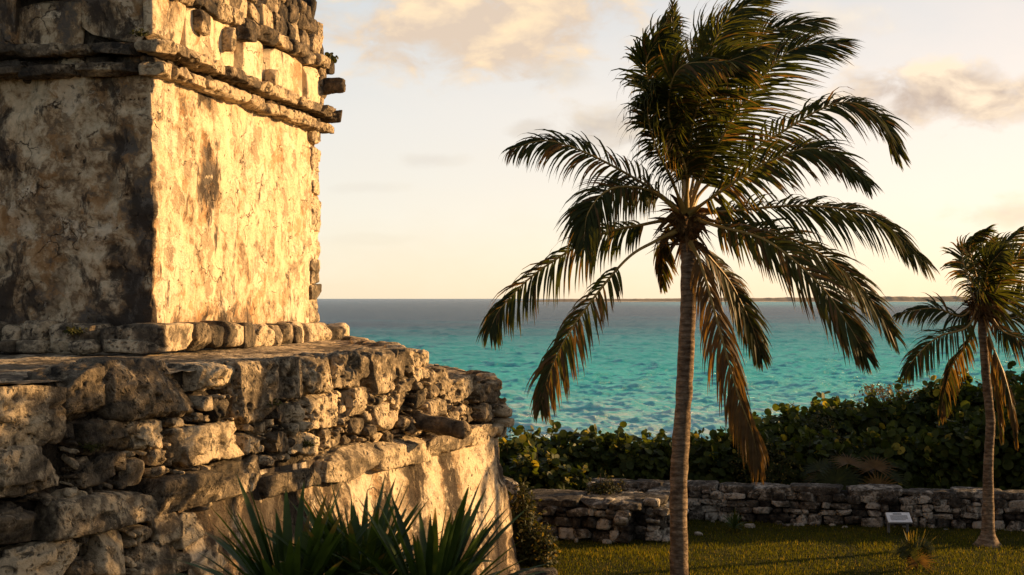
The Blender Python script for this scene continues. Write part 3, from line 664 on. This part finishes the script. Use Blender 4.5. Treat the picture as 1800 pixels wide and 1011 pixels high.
# ------------------------------------------------------------------ palms
def frond(mb, ctrl, llen=.85, nl=62, wind=.25, droop=.55, dead=0.0, start=.2, wdt=.047, upref=(0, -.75, .65), brown=.12, rs=.034, tone0=None, torn=.06):
    llen *= 1.15; nl = int(nl*1.85)
    n = 64; C = curve(ctrl, n); T = unit(np.gradient(C, axis=0)); up = np.asarray(upref, float)
    rad = rs*(1-.85*np.linspace(0, 1, n)); rad[:8] *= np.linspace(2.2, 1.1, 8)
    tube(mb, C, rad, 6, .5); mb.fm[4][-1][:] = 1
    Lc = np.linalg.norm(np.diff(C, axis=0), axis=1).sum()
    t0 = rng.uniform(.1, .6) if tone0 is None else tone0
    s = np.linspace(start, .995, nl)
    V, Fc, To = [], [], []
    base = np.array([[i*2, i*2+1, i*2+3, i*2+2] for i in range(5)])
    cl = rng.uniform(-1, 1, 400)
    for sd in (-1, 1):
        for i, si in enumerate(s):
            if rng.random() < torn: continue
            si = min(max(si+rng.normal(0, .004), 0), .995); f = si*(n-1); k = int(f); fr = f-k; k2 = min(k+1, n-1)
            p = C[k]*(1-fr)+C[k2]*fr; t = T[k]
            S = np.cross(t, up); S = S/max(np.linalg.norm(S), .15); Nn = np.cross(S, t)
            rel = (si-start)/(1-start)
            L = llen*(.55+.45*min(1, rel/.25))*(1-.62*max(0, (rel-.45)/.55)**1.5)*rng.uniform(.85, 1.1)
            ang = R_(62-38*rel+rng.normal(0, 5))
            d = sd*S*math.sin(ang)+t*math.cos(ang)+Nn*rng.normal(.10, .10)
            d = unit(d); kx = np.linspace(0, 1, 6)
            clump = .5+.5*cl[(i//4) % 400]
            g_ = droop*(.7+.6*clump)*(1+.8*dead)
            bend = np.array([wind*(.7+.5*rng.random()), 0, 0])
            d0 = d.copy()
            if dead: d0 = unit(d*(1-.6*dead)+np.array([0, 0, -1])*.7*dead)
            pts = [p]; q = p
            dirn = d0
            for kk_ in range(5):
                dirn = unit(dirn+(np.array([0, 0, -1.])*g_+bend)*.22*(1+.35*kk_)+rng.normal(0, .03, 3)); q = q+dirn*L/5; pts.append(q)
            pts = np.array(pts); w_ = wdt*np.array([.55, 1, .95, .75, .45, .04])*rng.uniform(.8, 1.15)
            wv = unit(np.cross(np.cross(d0, t), d0)+Nn*.35*sd*0); wv = unit(wv*1+Nn*rng.normal(.25, .25))
            V.append(np.stack([pts-wv*w_[:, None]/2, pts+wv*w_[:, None]/2], 1).reshape(-1, 3)); Fc.append(base+12*(len(V)-1))
            tt = np.clip(t0+rng.normal(0, .10), 0, .78)
            tv = np.full(6, tt)
            if rng.random() < brown+dead: tv = np.full(6, rng.uniform(.84, 1.0))
            elif rng.random() < brown*3: tv[3:] = np.linspace(tt, .9, 3)
            To.append(np.repeat(tv, 2))
    mb.add(np.concatenate(V), np.concatenate(Fc), np.concatenate(To))
def palm(root, z0, trunk_px, r_fn, fronds, mats, sc=1.0):
    C = curve([px(x, y, z0+d) for (x, y, d) in trunk_px], 70); zz = np.arange(70)/69.
    mb = MB(); ns = 20; rad = np.array([r_fn(t) for t in zz])*(1+.012*np.sin(np.arange(70)*2.4)+.022*rng.normal(size=70)+.05*vnoise(np.stack([np.arange(70)*.16, zz, zz], -1)))
    tube(mb, C, rad, ns, .5); v = mb.v[0]; mb.v[0] = v+.012*np.stack([vnoise(v*6), vnoise(v*6+9), v[:, 0]*0], -1); mb.build('trunk', BARK, root)
    top = C[-1]
    mb = MB()                                    # fibre and old sheaths at the heart of the crown
    rock(mb, top+np.array([0, 0, .10*sc]), (.20*sc, .20*sc, .36*sc), None, 14, 2.6, .5, 2, .5)
    for k in range(120):
        th = rng.uniform(0, 6.28); el = rng.uniform(-.9, 1.1); d = np.array([math.cos(th)*math.cos(el), math.sin(th)*math.cos(el), math.sin(el)])
        b = top+np.array([math.cos(th)*.15, math.sin(th)*.15, rng.uniform(-.25, .4)])*sc; L = rng.uniform(.2, .7)*sc
        pts = np.array([b+d*L*q_+np.array([0, 0, -.35*L*q_*q_]) for q_ in np.linspace(0, 1, 5)]); wv = unit(np.cross(d, rng.normal(size=3)))*rng.uniform(.015, .05)*sc
        ww = np.array([.7, 1, .8, .5, .1])[:, None]
        mb.add(np.stack([pts-wv*ww, pts+wv*ww], 1).reshape(-1, 3), [[i*2, i*2+1, i*2+3, i*2+2] for i in range(4)], rng.uniform(0, 1))
    mb.build('crown_heart', FIBRE, root)
    for fr in fronds:
        pts = [px(x, y, z0+d) for (x, y, d) in fr['c']]; b0 = top+np.array([0, 0, fr.get('bz', .25)])*sc
        dirn = pts[0]-b0; b0 = b0+unit(dirn)*.12*sc
        mb = MB(); kw = {k: v_ for k, v_ in fr.items() if k not in ('c', 'bz')}
        frond(mb, [b0]+pts, **kw); mb.build('frond', mats, root)
PZ = 25.0
palm1 = empty('palm_tree', tuple(px(1195, 523+6*F/PZ, PZ)), 'tall windblown coconut palm on the lawn, its wide fronds against the open sky', 'palm tree')
FR1 = [
 dict(c=[(1150, 335, -.1), (1050, 278, -.2), (965, 248, -.2), (898, 262, -.2)], droop=.9, wind=.05, llen=.72, brown=.2, torn=.3, tone0=.3),
 dict(c=[(1140, 335, -.5), (1075, 332, -1.0), (1035, 372, -1.4), (1026, 430, -1.6)], llen=.8, droop=.8, wind=.0, brown=.15),
 dict(c=[(1130, 395, .1), (1050, 415, .2), (945, 478, .2), (882, 540, .1), (862, 578, 0)], llen=.8, droop=1.0, wind=.1, brown=.15, torn=.12),
 dict(c=[(1150, 425, -.4), (1095, 462, -.8), (1010, 570, -1.0), (968, 650, -1.1), (950, 715, -1.1)], llen=.7, droop=1.1, wind=.1, start=.42, brown=.35, torn=.2, tone0=.75, bz=.05),
 dict(c=[(1172, 400, .5), (1165, 435, .9), (1164, 500, 1.1)], llen=.45, droop=.9, nl=30, start=.35, brown=.3, tone0=.78),
 dict(c=[(1232, 465, -.4), (1262, 570, -.7), (1296, 690, -.8), (1322, 760, -.8), (1332, 815, -.8)], llen=.85, dead=.42, droop=.9, wind=.10, start=.16, nl=66, bz=-.1, brown=.9),
 dict(c=[(1245, 450, .4), (1285, 500, .7), (1320, 570, .8), (1338, 625, .8)], llen=.7, droop=1.0, wind=.15, brown=.25, bz=0.),
 dict(c=[(1262, 398, -.5), (1350, 425, -1.0), (1440, 500, -1.3), (1490, 570, -1.4), (1522, 625, -1.4)], llen=.85, droop=.9, wind=.3, brown=.3, nl=72, tone0=.7),
 dict(c=[(1270, 392, .2), (1390, 420, .5), (1500, 490, .7), (1572, 590, .8)], llen=.9, droop=.8, wind=.25, brown=.15, nl=72),
 dict(c=[(1275, 372, .3), (1420, 362, .6), (1540, 385, .8), (1628, 462, .8)], llen=.9, droop=.95, wind=.25, brown=.08, nl=74),
 dict(c=[(1255, 345, -.6), (1350, 285, -1.1), (1440, 262, -1.5), (1525, 318, -1.8)], llen=.8, droop=.75, wind=.35, brown=.25, tone0=.72),
 dict(c=[(1245, 325, .3), (1350, 248, .6), (1470, 182, .9), (1545, 205, 1.0), (1580, 270, 1.0)], llen=.85, droop=.9, wind=.35, nl=74, brown=.1),
 dict(c=[(1238, 305, -.2), (1300, 190, -.4), (1385, 92, -.5), (1478, 75, -.6)], llen=1.0, droop=.45, wind=.8, nl=74, brown=.06),
 dict(c=[(1232, 300, .3), (1285, 150, .6), (1345, 60, .8), (1440, 35, .9)], llen=1.0, droop=.4, wind=.8, nl=74, brown=.06),
 dict(c=[(1222, 295, .1), (1240, 150, .1), (1270, 45, 0), (1345, -12, -.2)], llen=1.0, droop=.35, wind=.9, nl=74, tone0=.6),
 dict(c=[(1200, 295, -.3), (1160, 200, -.7), (1135, 115, -.9), (1165, 60, -1.0)], llen=.85, droop=.7, wind=.55, nl=74, torn=.12, upref=(.2, -1, .2), brown=.1),
 dict(c=[(1205, 300, -.6), (1175, 200, -1.2), (1195, 120, -1.7), (1270, 108, -2.1)], llen=.85, droop=1.0, wind=.45, nl=76, brown=.25, tone0=.4),
 dict(c=[(1198, 290, .5), (1165, 180, .9), (1150, 90, 1.0), (1175, 30, 1.1)], llen=.85, droop=.6, wind=.5, nl=70, upref=(.4, 1, .2)),
 dict(c=[(1212, 290, .6), (1225, 160, 1.2), (1255, 70, 1.5), (1330, 20, 1.6)], llen=1.0, droop=.5, wind=.8, nl=74),
 dict(c=[(1208, 280, -.5), (1225, 190, -.9), (1262, 120, -1.2), (1330, 90, -1.5)], llen=.95, droop=.7, wind=.6, nl=74, upref=(.3, -1, .4)),
 dict(c=[(1195, 260, 0), (1186, 120, 0), (1183, 5, 0)], llen=.32, droop=.0, wind=.1, nl=56, start=.35, tone0=.78, wdt=.03),
 dict(c=[(1180, 315, -.6), (1150, 250, -1.0), (1138, 190, -1.2), (1150, 150, -1.4)], llen=.75, droop=.9, wind=.35, nl=66, upref=(.2, -1, .3)),
]
for f_ in FR1[12:20]+FR1[21:]: f_['wdt'] = .040; f_.setdefault('torn', .13)
palm(palm1, PZ, [(1194, 1130, 0), (1194, 1011, 0), (1193, 850, 0), (1203, 680, 0), (1210, 520, 0), (1206, 405, 0)], lambda t: .172-.045*t+.12*max(0, .06-t)/.06, FR1, [PALM, STALK])
PZ2 = 34.3
palm2 = empty('palm_tree', tuple(px(1735, 958, PZ2)), 'smaller coconut palm with curved trunk at the right edge in front of the rubble wall', 'palm tree')
FR2 = [
 dict(c=[(1690, 556, 0), (1640, 542, 0), (1578, 552, 0)], droop=.9, wind=.0, llen=.6, torn=.2),
 dict(c=[(1700, 575, -.3), (1650, 592, -.6), (1612, 625, -.8), (1590, 655, -.9)], droop=1.0, wind=.05, llen=.7),
 dict(c=[(1705, 595, .2), (1675, 640, .4), (1660, 690, .5), (1653, 732, .5)], droop=1.1, llen=.6, dead=.3, brown=.3),
 dict(c=[(1742, 600, -.3), (1765, 660, -.6), (1780, 720, -.7), (1786, 778, -.7)], droop=1., llen=.55, dead=.8),
 dict(c=[(1735, 605, .2), (1750, 660, .3), (1757, 720, .4), (1760, 770, .4)], droop=1., llen=.5, dead=.7),
 dict(c=[(1760, 580, -.2), (1800, 600, -.6), (1840, 650, -.8)], droop=1., llen=.7, brown=.3),
 dict(c=[(1765, 560, .2), (1820, 555, .4), (1880, 600, .6)], droop=.9, llen=.75, wind=.3),
 dict(c=[(1760, 540, 0), (1810, 510, .2), (1870, 520, .4)], droop=.8, llen=.8, wind=.4),
 dict(c=[(1745, 520, -.2), (1780, 460, -.4), (1840, 430, -.5)], droop=.5, llen=.85, wind=.6),
 dict(c=[(1738, 515, .2), (1755, 450, .5), (1795, 405, .7)], droop=.5, llen=.85, wind=.7),
 dict(c=[(1725, 515, 0), (1712, 470, -.3), (1705, 430, -.5), (1735, 405, -.7)], droop=.7, llen=.7, wind=.5, upref=(.3, -1, .2)),
 dict(c=[(1722, 520, .3), (1700, 480, .5), (1692, 445, .6), (1712, 420, .6)], droop=.7, llen=.7, wind=.5, upref=(.3, 1, .2)),
 dict(c=[(1730, 510, -.4), (1738, 470, -.8), (1762, 440, -1.1)], droop=.7, llen=.8, wind=.5),
 dict(c=[(1728, 515, .4), (1730, 460, .8), (1752, 420, 1.1)], droop=.6, llen=.8, wind=.6),
]
for f_ in FR2: f_['nl'] = 32; f_.setdefault('brown', .14); f_['wdt'] = .050
palm(palm2, PZ2, [(1736, 968, 0), (1737, 900, 0), (1738, 800, 0), (1741, 740, 0), (1733, 660, 0), (1727, 585, 0), (1724, 545, 0)], lambda t: .120-.025*t+.34*max(0, 1-t/.10)**2+.05*max(0, 1-t/.3), FR2, [PALM, STALK])

# ------------------------------------------------------------------ bushes
def leaf_tpl(kind):
    if kind == 'round':
        th = np.linspace(0, 2*math.pi, 9)[:-1]; r = np.array([1, 1, .98, .9, .78, .9, .98, 1]); r = np.array([1.0]*8)
        ring = np.stack([r*np.cos(th)*.5+.5, r*np.sin(th)*.52, .10*np.abs(np.sin(th))], -1)
        return np.vstack([[[.5, 0, 0]], ring]), np.array([[0, 1+i, 1+(i+1) % 8] for i in range(8)])
    v = np.array([[0, 0, 0], [.35, -.22, .06], [.35, .22, .06], [.7, -.18, .02], [.7, .18, .02], [1, 0, -.08]])
    return v, np.array([[0, 1, 2], [1, 3, 4], [1, 4, 2], [3, 5, 4]])
def leaves(mb, P, N, size, kind, tone, sp=.6):
    """P positions, N facing directions"""
    n = len(P); v, f = leaf_tpl(kind); N = unit(N+rng.normal(0, sp, (n, 3))); A = unit(np.cross(N, rng.normal(size=(n, 3)))); B = np.cross(N, A)
    s = size*rng.uniform(.45, 1.25, n)
    V = P[:, None]+s[:, None, None]*(v[None, :, 0, None]*A[:, None]+v[None, :, 1, None]*B[:, None]+v[None, :, 2, None]*N[:, None])
    F_ = (f[None]+(np.arange(n)*len(v))[:, None, None]).reshape(-1, 3); mb.add(V, F_, np.repeat(tone, len(v)))
def bush(name, c, rad, n, size, kind, material, label, cat='bush', group=None, sprigs=20, rare=.05, lump=.35, frontonly=True):
    c = np.asarray(c, float); rad = np.asarray(rad, float); root = empty(name, tuple(c), label, cat, group)
    d = unit(rng.normal(size=(n, 3))); d[:, 2] = np.abs(d[:, 2])*1.0-.12; d = unit(d); sd = rng.uniform(0, 99, 3)
    rr = 1+lump*fbm(d*2.2+sd, 3); lay = 1-np.abs(rng.normal(0, .16, n)); lay = np.where(rng.random(n) < .25, rng.uniform(.4, .8, n), lay)
    P = c+d*rad*(rr*lay)[:, None]; P[:, 2] = np.maximum(P[:, 2], c[2]+.05)
    tone = np.clip(.38+.22*fbm(P*1.2+sd, 2)+rng.normal(0, .13, n), 0, .78); tone[rng.random(n) < rare] = rng.uniform(.84, 1)
    mb = MB(); leaves(mb, P, d*.9+np.array([.2, -.25, .5]), size, kind, tone)
    br = MB()
    for k in range(sprigs):                       # shoots standing proud of the outline
        e = unit(np.array([rng.normal(0, .7), rng.normal(0, .5), abs(rng.normal(.7, .3))])); r0 = 1+lump*fbm((e*2.2+sd)[None], 3)[0]
        b = c+e*rad*r0*.85; L = rng.uniform(.3, .75)*min(1.0, size*4.5); q = b+unit(e+np.array([.15, 0, .6]))*L
        tube(br, curve([c, c+(b-c)*.6, b, q], 9), np.linspace(.022, .005, 9), 4)
        m_ = rng.integers(6, 13); tt = rng.uniform(.25, 1.0, m_)**.7; PP = b+(q-b)*tt[:, None]+rng.normal(0, .05, (m_, 3))
        to = np.clip(rng.normal(.55, .18, m_), 0, .78); to[rng.random(m_) < rare*2.5] = .92
        leaves(mb, PP, rng.normal(0, .4, (m_, 3))+np.array([.3, -.3, .6]), size*.95, kind, to)
    for k in range(10):
        e = unit(np.array([rng.normal(), rng.normal(), abs(rng.normal(.6, .4))])); pts = curve([c, c+e*rad*.45+np.array([0, 0, .1]), c+e*rad*.92], 8); tube(br, pts, np.linspace(.05, .012, 8), 5)
    mb.build('foliage', material, root); br.build('branches', TWIG, root); return root
def at(x, z, dz=0): X_ = (x-900)/F*z; return (X_, z, float(hgt(X_, z))+dz)
def topr(x, y, z): return CAMZ-(y-523)/F*z-float(hgt((x-900)/F*z, z))
HB = 'sea grape bushes behind the low wall'
SG = [ # px, top py, z, half width m, half depth
 (905, 772, 42.5, 1.5, 1.3, 'round leaved sea grape bush seen just right of the platform corner'),
 (968, 765, 43.5, 1.4, 1.3, 'sea grape bush whose top breaks the sea between the platform and the hanging left frond'),
 (1035, 762, 43.0, 1.5, 1.4, 'sea grape bush with yellow top leaves behind the left end of the long wall'),
 (1115, 764, 43.0, 1.5, 1.4, 'sea grape bush with a bright backlit leaf, left of the tall palm trunk'),
 (1185, 758, 43.8, 1.5, 1.4, 'sea grape bush directly behind the tall palm trunk'),
 (1250, 770, 43.0, 1.4, 1.4, 'low dark sea grape bush right of the tall palm trunk'),
 (1310, 752, 43.5, 1.6, 1.5, 'sea grape bush behind the tip of the hanging dead frond'),
 (1385, 722, 45.0, 1.8, 1.6, 'sea grape bush where the thicket starts to climb, beside the dead frond'),
 (1455, 704, 46.5, 1.8, 1.6, 'yellow topped sea grape bush on the rising edge of the thicket'),
 (1530, 700, 46.5, 1.7, 1.6, 'dark sea grape bush under the dry twiggy shrub'),
 (1625, 682, 46.5, 1.9, 1.7, 'dense sea grape bush left of the smaller palm trunk, tall on the slope'),
 (1700, 668, 46.5, 1.9, 1.7, 'sea grape bush right behind the crown of the smaller palm'),
 (1775, 655, 46.0, 2.0, 1.8, 'tall sea grape bush at the right edge of the photo'),
 (1420, 775, 42.5, 1.5, 1.2, 'lower sea grape bush in shade left of the fan palm thicket'),
 (1570, 760, 42.3, 1.7, 1.3, 'shaded sea grape bush above the sign'),
 (1680, 745, 42.0, 1.7, 1.3, 'shaded sea grape bush left of the smaller palm trunk, low by the wall'),
 (1780, 735, 41.8, 1.8, 1.3, 'shaded sea grape bush at the right edge, low behind the wall'),
]
for (x, y, z, wd, dp, lab) in SG:
    h = topr(x, y, z); n = int(1500*wd*h/4.2)+900
    bush('sea_grape_bush', at(x, z), (wd, dp, h*.92), n, .24, 'round', SEAGRAPE, lab, 'bush', HB, 30, .022)
bush('sea_grape_bush', at(952, 38.6), (1.15, .8, topr(952, 800, 38.6)), 1500, .21, 'round', SEAGRAPE, 'sea grape bush hanging over the short wall beside the platform corner', 'bush', HB, 18, .06)
bush('shrub', at(1350, 42.3), (1.5, 1.1, topr(1350, 778, 42.3)), 5200, .11, 'leaf', SHRUB, 'fine leaved shrub filling the gap behind the long wall below the dead frond', 'shrub', None, 30, .08)
bush('shrub', at(1430, 44.6), (1.7, 1.2, topr(1430, 735, 44.6)), 6000, .11, 'leaf', SHRUB, 'fine leaved olive shrub on the slope between darker sea grape bushes', 'shrub', None, 40, .10)
bush('dry_shrub', at(1572, 48.0), (1.5, 1.1, topr(1572, 668, 48)), 2200, .12, 'leaf', DRYLEAF, 'pale brown dry twiggy shrub on top of the thicket against the sea', 'shrub', None, 60, .1, .5)
bush('shrub', at(918, 32.2), (.34, .45, topr(922, 852, 32.2)), 2300, .13, 'leaf', SHRUB, 'upright green shrub growing against the platform corner', 'shrub', None, 30, .04)
bush('shrub', at(950, 32.0), (.42, .45, topr(950, 925, 32)), 1300, .12, 'leaf', SHRUB, 'low shrub at the foot of the platform corner by the short wall', 'shrub', None, 16, .1)
bush('shrub', (gp(1062, 36.4)[0], 36.4, 1.02), (.5, .3, .3), 420, .09, 'leaf', SHRUB, 'small weedy plant growing on top of the short wall', 'plant', None, 6, .05)
# thicket beyond the right edge that shades the lawn
for (X_, Y_, h, r) in [(15.5, 41.5, 3.6, 2.2), (17.6, 40.4, 3.4, 1.6), (21.5, 42.0, 4.2, 1.8), (19, 42.0, 4.2, 2.6), (24, 44.8, 4.6, 2.6), (18.5, 46, 4.6, 2.6)]:
    bush('sea_grape_bush', (X_, Y_, float(hgt(X_, Y_))), (r, r*.8, h*.85), 2200, .28, 'round', SEAGRAPE, 'sea grape bush of the thicket continuing out of the right edge', 'bush', HB, 14, .04)

# ------------------------------------------------------------------ spiky and fan plants
def blade_rosette(mb, c, n, L, wd, el=(10, 85), arch=.5, tone=(.1, .6), az=None, seg=9):
    c = np.asarray(c, float)
    for k in range(n):
        a = rng.uniform(0, 2*math.pi) if az is None else rng.uniform(*az); e = R_(rng.uniform(*el)); l = L*rng.uniform(.75, 1.12)
        d = np.array([math.cos(a)*math.cos(e), math.sin(a)*math.cos(e), math.sin(e)]); S = unit(np.cross(d, [0, 0, 1.0])+rng.normal(0, .12, 3)); t = np.linspace(0, 1, seg)
        ar = arch*rng.uniform(.4, 1.3)*math.cos(e)+(.35 if rng.random() < .08 else 0)
        C = c+d*l*t[:, None]+np.array([0, 0, -1.])*(ar*l*t**2.2)[:, None]; N = unit(np.cross(S, d))
        w_ = wd*(.55+.9*t)*np.clip((1-t)*2.6, 0.02, 1)**.8*rng.uniform(.8, 1.2)/1.3
        V = np.stack([C-S*w_[:, None]/2+N*w_[:, None]*.18, C, C+S*w_[:, None]/2+N*w_[:, None]*.18], 1).reshape(-1, 3)
        mb.add(V, grid_faces(seg, 3), np.repeat(np.clip(rng.uniform(*tone)+.5*(t > rng.uniform(.80, 1.0)), 0, 1), 3))
yz = 10.0
b = px(610, 1085, yz); gz = float(hgt(b[0], b[1]))
yroot = empty('yucca_plant', (b[0], b[1], gz), 'dark green yucca with long sword leaves in the foreground before the platform', 'plant')
mb = MB()
for (x, y, z, n, L) in [(510, 1112, yz, 170, 1.16), (755, 1116, yz-.2, 170, 1.16), (632, 1088, yz+.3, 230, 1.08)]:
    blade_rosette(mb, px(x, y, z), n, L, .072, (0, 76), .40, (.05, .65))
mb.build('leaf_rosette', YUCCA, yroot)
mb = MB()
for (x, y, z) in [(500, 1118, yz), (765, 1124, yz-.2), (635, 1112, yz+.3)]:
    e = px(x, y, z); tube(mb, curve([np.array([e[0]*.95, e[1], gz-.15]), (e+np.array([e[0]*.95, e[1], gz]))/2+np.array([.05, 0, 0]), e], 12), np.linspace(.10, .07, 12), 10)
mb.build('stem', FIBRE, yroot)
def fan(mb, c, hubd, R, n=24, tone=(.1, .6)):
    hubd = unit(hubd); A = unit(np.cross(hubd, [0.1, .2, 1])); B = np.cross(A, hubd)
    for k in range(n):
        a = R_(-130+260*k/(n-1)); d = unit(B*math.cos(a)+A*math.sin(a)+hubd*.25); t = np.linspace(0, 1, 6); l = R*rng.uniform(.85, 1.1)
        C = c+d*l*t[:, None]+np.array([0, 0, -.22*l])*(t**2)[:, None]; S = unit(np.cross(d, hubd))*.5*R*.085
        w_ = np.array([.15, .7, 1, .8, .45, .03])[:, None]; mb.add(np.stack([C-S*w_, C+S*w_], 1).reshape(-1, 3), grid_faces(6, 2), rng.uniform(*tone))
def fan_palm(name, x, z, n, R, H, label, tone=(.05, .5), dead=.1):
    c = np.array(at(x, z)); root = empty(name, tuple(c), label, 'plant'); mb = MB(); st = MB()
    for k in range(n):
        a = rng.uniform(0, 6.28); e = R_(rng.uniform(25, 85)); d = np.array([math.cos(a)*math.cos(e), math.sin(a)*math.cos(e), math.sin(e)]); q = c+d*H*rng.uniform(.6, 1)
        tube(st, curve([c, (c+q)/2+np.array([0, 0, .08]), q], 7), .012, 5); fan(mb, q, d+np.array([0, -.3, .1]), R*rng.uniform(.8, 1.1), 22, (.86, 1) if rng.random() < dead else tone)
    mb.build('leaf_fans', PALM, root); st.build('leaf_stalks', STALK, root); return root
fan_palm('fan_palm', 1475, 40.6, 14, .75, 1.35, 'shaded fan palm with spreading leaves behind the long wall above the left of the sign')
fan_palm('fan_palm', 1545, 40.8, 10, .7, 1.2, 'fan palm with a few brown leaves behind the wall directly above the sign', dead=.3)
yp = fan_palm('young_palm', 1612, 31.4, 9, .36, .62, 'small young fan palm with yellowish leaves on the grass in front of the sign', (.4, .7), .2)
mb = MB(); blade_rosette(mb, np.array(at(1612, 31.4))+np.array([-.05, 0, .1]), 60, .85, .045, (20, 88), .35, (.55, .78)); blade_rosette(mb, np.array(at(1600, 31.4))+np.array([-.05, 0, .15]), 8, .75, .075, (60, 88), .2, (.86, 1)); mb.build('young_leaf', SHRUB, yp)
c = np.array(at(1290, 36.4)); mb = MB(); blade_rosette(mb, c+np.array([0, 0, .08]), 44, .55, .05, (20, 88), .4, (.1, .7))
tag(mb.build('spiky_plant', YUCCA, loc=c), 'small dark spiky plant at the foot of the wall right of the tall palm', 'plant')
# plants rooted in the masonry
for (P, n, s, r, lab) in [(v3(T0+DL*9.55+NL*.24, 11.93), 34, .11, .13, 'tiny bright green sprig sprouting from the far end of the temple cornice'),
        (v3(T0+NL*.2+NF*.45+DF*.25, 10.72), 90, .06, .16, 'small green weed on the moulding at the near corner of the temple'),
        (v3(W0+DW*1.55+NW*.06, 4.34), 150, .07, .16, 'green tuft growing between the rubble stones under the terrace edge'),
        (v3(W0+DW*-2.6+NW*.15, 4.08), 70, .06, .13, 'green weed between the large dark blocks at the lower left'),
        (v3(T0+DF*1.2+NF*.75, 5.36), 110, .07, .2, 'green weed on the front step of the temple plinth'),
        (v3(W0+DW*2.6+NW*.1, 3.62), 110, .06, .15, 'green weed sprouting above the ledge of the platform')]:
    mb = MB(); d = unit(rng.normal(size=(n, 3))); d[:, 2] = np.abs(d[:, 2]); Q = P+d*r*rng.uniform(.2, 1, (n, 1))*np.array([1.3, 1.3, .8])
    for q_ in Q: tube(mb, np.array([P-np.array([0, 0, .03]), (P+q_)/2+np.array([0, 0, .01]), q_]), .004, 3)
    leaves(mb, Q, d+np.array([.2, -.4, .3]), s, 'round' if s > .1 else 'leaf', np.clip(rng.normal(.6, .15, n), 0, .78))
    tag(mb.build('wall_weed', SHRUB, loc=P), lab, 'plant')

# ------------------------------------------------------------------ information sign
sz = 36.0; sb = np.array(at(1580, sz)); sign = empty('information_sign', tuple(sb), 'white tilted information panel on a dark stand on the grass before the long wall', 'sign')
ti = R_(33); AXS = np.array([[1, 0, 0], [0, math.cos(ti), math.sin(ti)], [0, -math.sin(ti), math.cos(ti)]])
pc = sb+np.array([0, 0, .40]); mb = MB(); box(mb, pc, (.30, .18, .012), AXS); mb.build('panel', PANEL, sign, False)
mb = MB(); box(mb, pc-AXS[2]*.027, (.315, .195, .012), AXS); mb.build('frame', METAL, sign, False)
for s in (-.24, .24): mb = MB(); box(mb, sb+np.array([s, .08, .16]), (.03, .03, .22)); mb.build('leg', METAL, sign, False)
mb = MB(); box(mb, pc+AXS[2]*.014+AXS[1]*.12-AXS[0]*.02, (.11, .018, .002), AXS)
for k in range(6): box(mb, pc+AXS[2]*.014+AXS[1]*(.06-.032*k)-AXS[0]*(.0+.03*(k == 5)), (.22-.04*(k == 5), .005, .002), AXS)
mb.build('lettering', INK, sign, False)

# ------------------------------------------------------------------ grass
n = 95000; yv = 28.5+(40-28.5)*rng.random(n)**1.15; xv = rng.uniform(-.06, .42, n)*yv+rng.uniform(-.4, .4, n)
P = np.stack([xv, yv, hgt(xv, yv)], -1); cl = fbm(P*np.array([.9, .9, 1]), 3)
L = np.clip(.055+.035*cl+.02*rng.normal(size=n), .02, .14); a = rng.uniform(0, 6.28, n); ln = np.abs(rng.normal(.35, .25, n))
tip = P+np.stack([np.cos(a)*ln*L, np.sin(a)*ln*L, L], -1); wv = np.stack([-np.sin(a), np.cos(a), 0*a], -1)*.009
V = np.stack([P-wv, P+wv, tip], 1); tn = np.clip(.42+.4*cl+rng.normal(0, .15, n), 0, .78); tn[rng.random(n) < .06] = .92
mb = MB(); mb.add(V, np.arange(n*3).reshape(-1, 3), np.repeat(tn, 3)); tag(mb.build('grass', GRASS), kind='stuff')
GS = 'loose stones lying on the lawn'
for (x, y, r, lab) in [(1318, 928, .1, 'small pale loose stone on the grass right of the spiky plant'), (1452, 918, .13, 'pale flat stone fallen at the foot of the long wall'), (1400, 925, .07, 'tiny loose stone on the grass at the wall foot'), (1228, 940, .08, 'tiny dark loose stone right of the tall palm trunk')]:
    z = 6*F/(y-523); c = np.array(at(x, z)); mb = MB(); rock(mb, c+np.array([0, 0, r*.3]), (r*1.3, r, r*.7), None, 7, 4, .2, 4, .9); tag(mb.build('loose_stone', WALLSTONE, loc=c), lab, 'stone', GS)

# ------------------------------------------------------------------ shade trees standing out of frame to the right
def shade_tree(X_, Y_, zc, r, n, label):
    z0 = float(hgt(X_, Y_)); root = empty('shade_tree', (X_, Y_, z0), label, 'tree'); mb = MB(); c = np.array([X_, Y_, zc]); b = np.array([X_+.5, Y_, z0-.1])
    tube(mb, curve([b, (b+c)/2+np.array([.3, .1, -.2]), c], 20), np.linspace(.28, .12, 20), 12)
    lf = MB(); cc = [c+np.array([rng.normal(0, .5)*r[0], rng.normal(0, .5)*r[1], rng.normal(0, .45)*r[2]]) for _ in range(24)]
    for q in cc: tube(mb, curve([c-np.array([0, 0, r[2]*.6]), (c+q)/2+rng.normal(0, .2, 3), q], 8), np.linspace(.08, .02, 8), 6)
    for q in cc:
        d = unit(rng.normal(size=(n//24, 3))); P = q+d*np.array(r)*.38*rng.uniform(.3, 1, (len(d), 1)); leaves(lf, P, d+np.array([0, 0, .5]), .22, 'leaf', np.clip(rng.normal(.4, .15, len(d)), 0, .78))
    mb.build('trunk', TWIG, root); lf.build('crown', SHRUB, root)
shade_tree(13.4, 24.0, 8.0, (2.2, 3.2, 2.9), 12000, 'leafy tree standing on the lawn out of frame to the right, shading the near blocks')
shade_tree(8.6, 14.4, 6.0, (1.5, 2.0, 1.8), 5200, 'leafy tree out of frame to the right near the camera, shading the yucca')
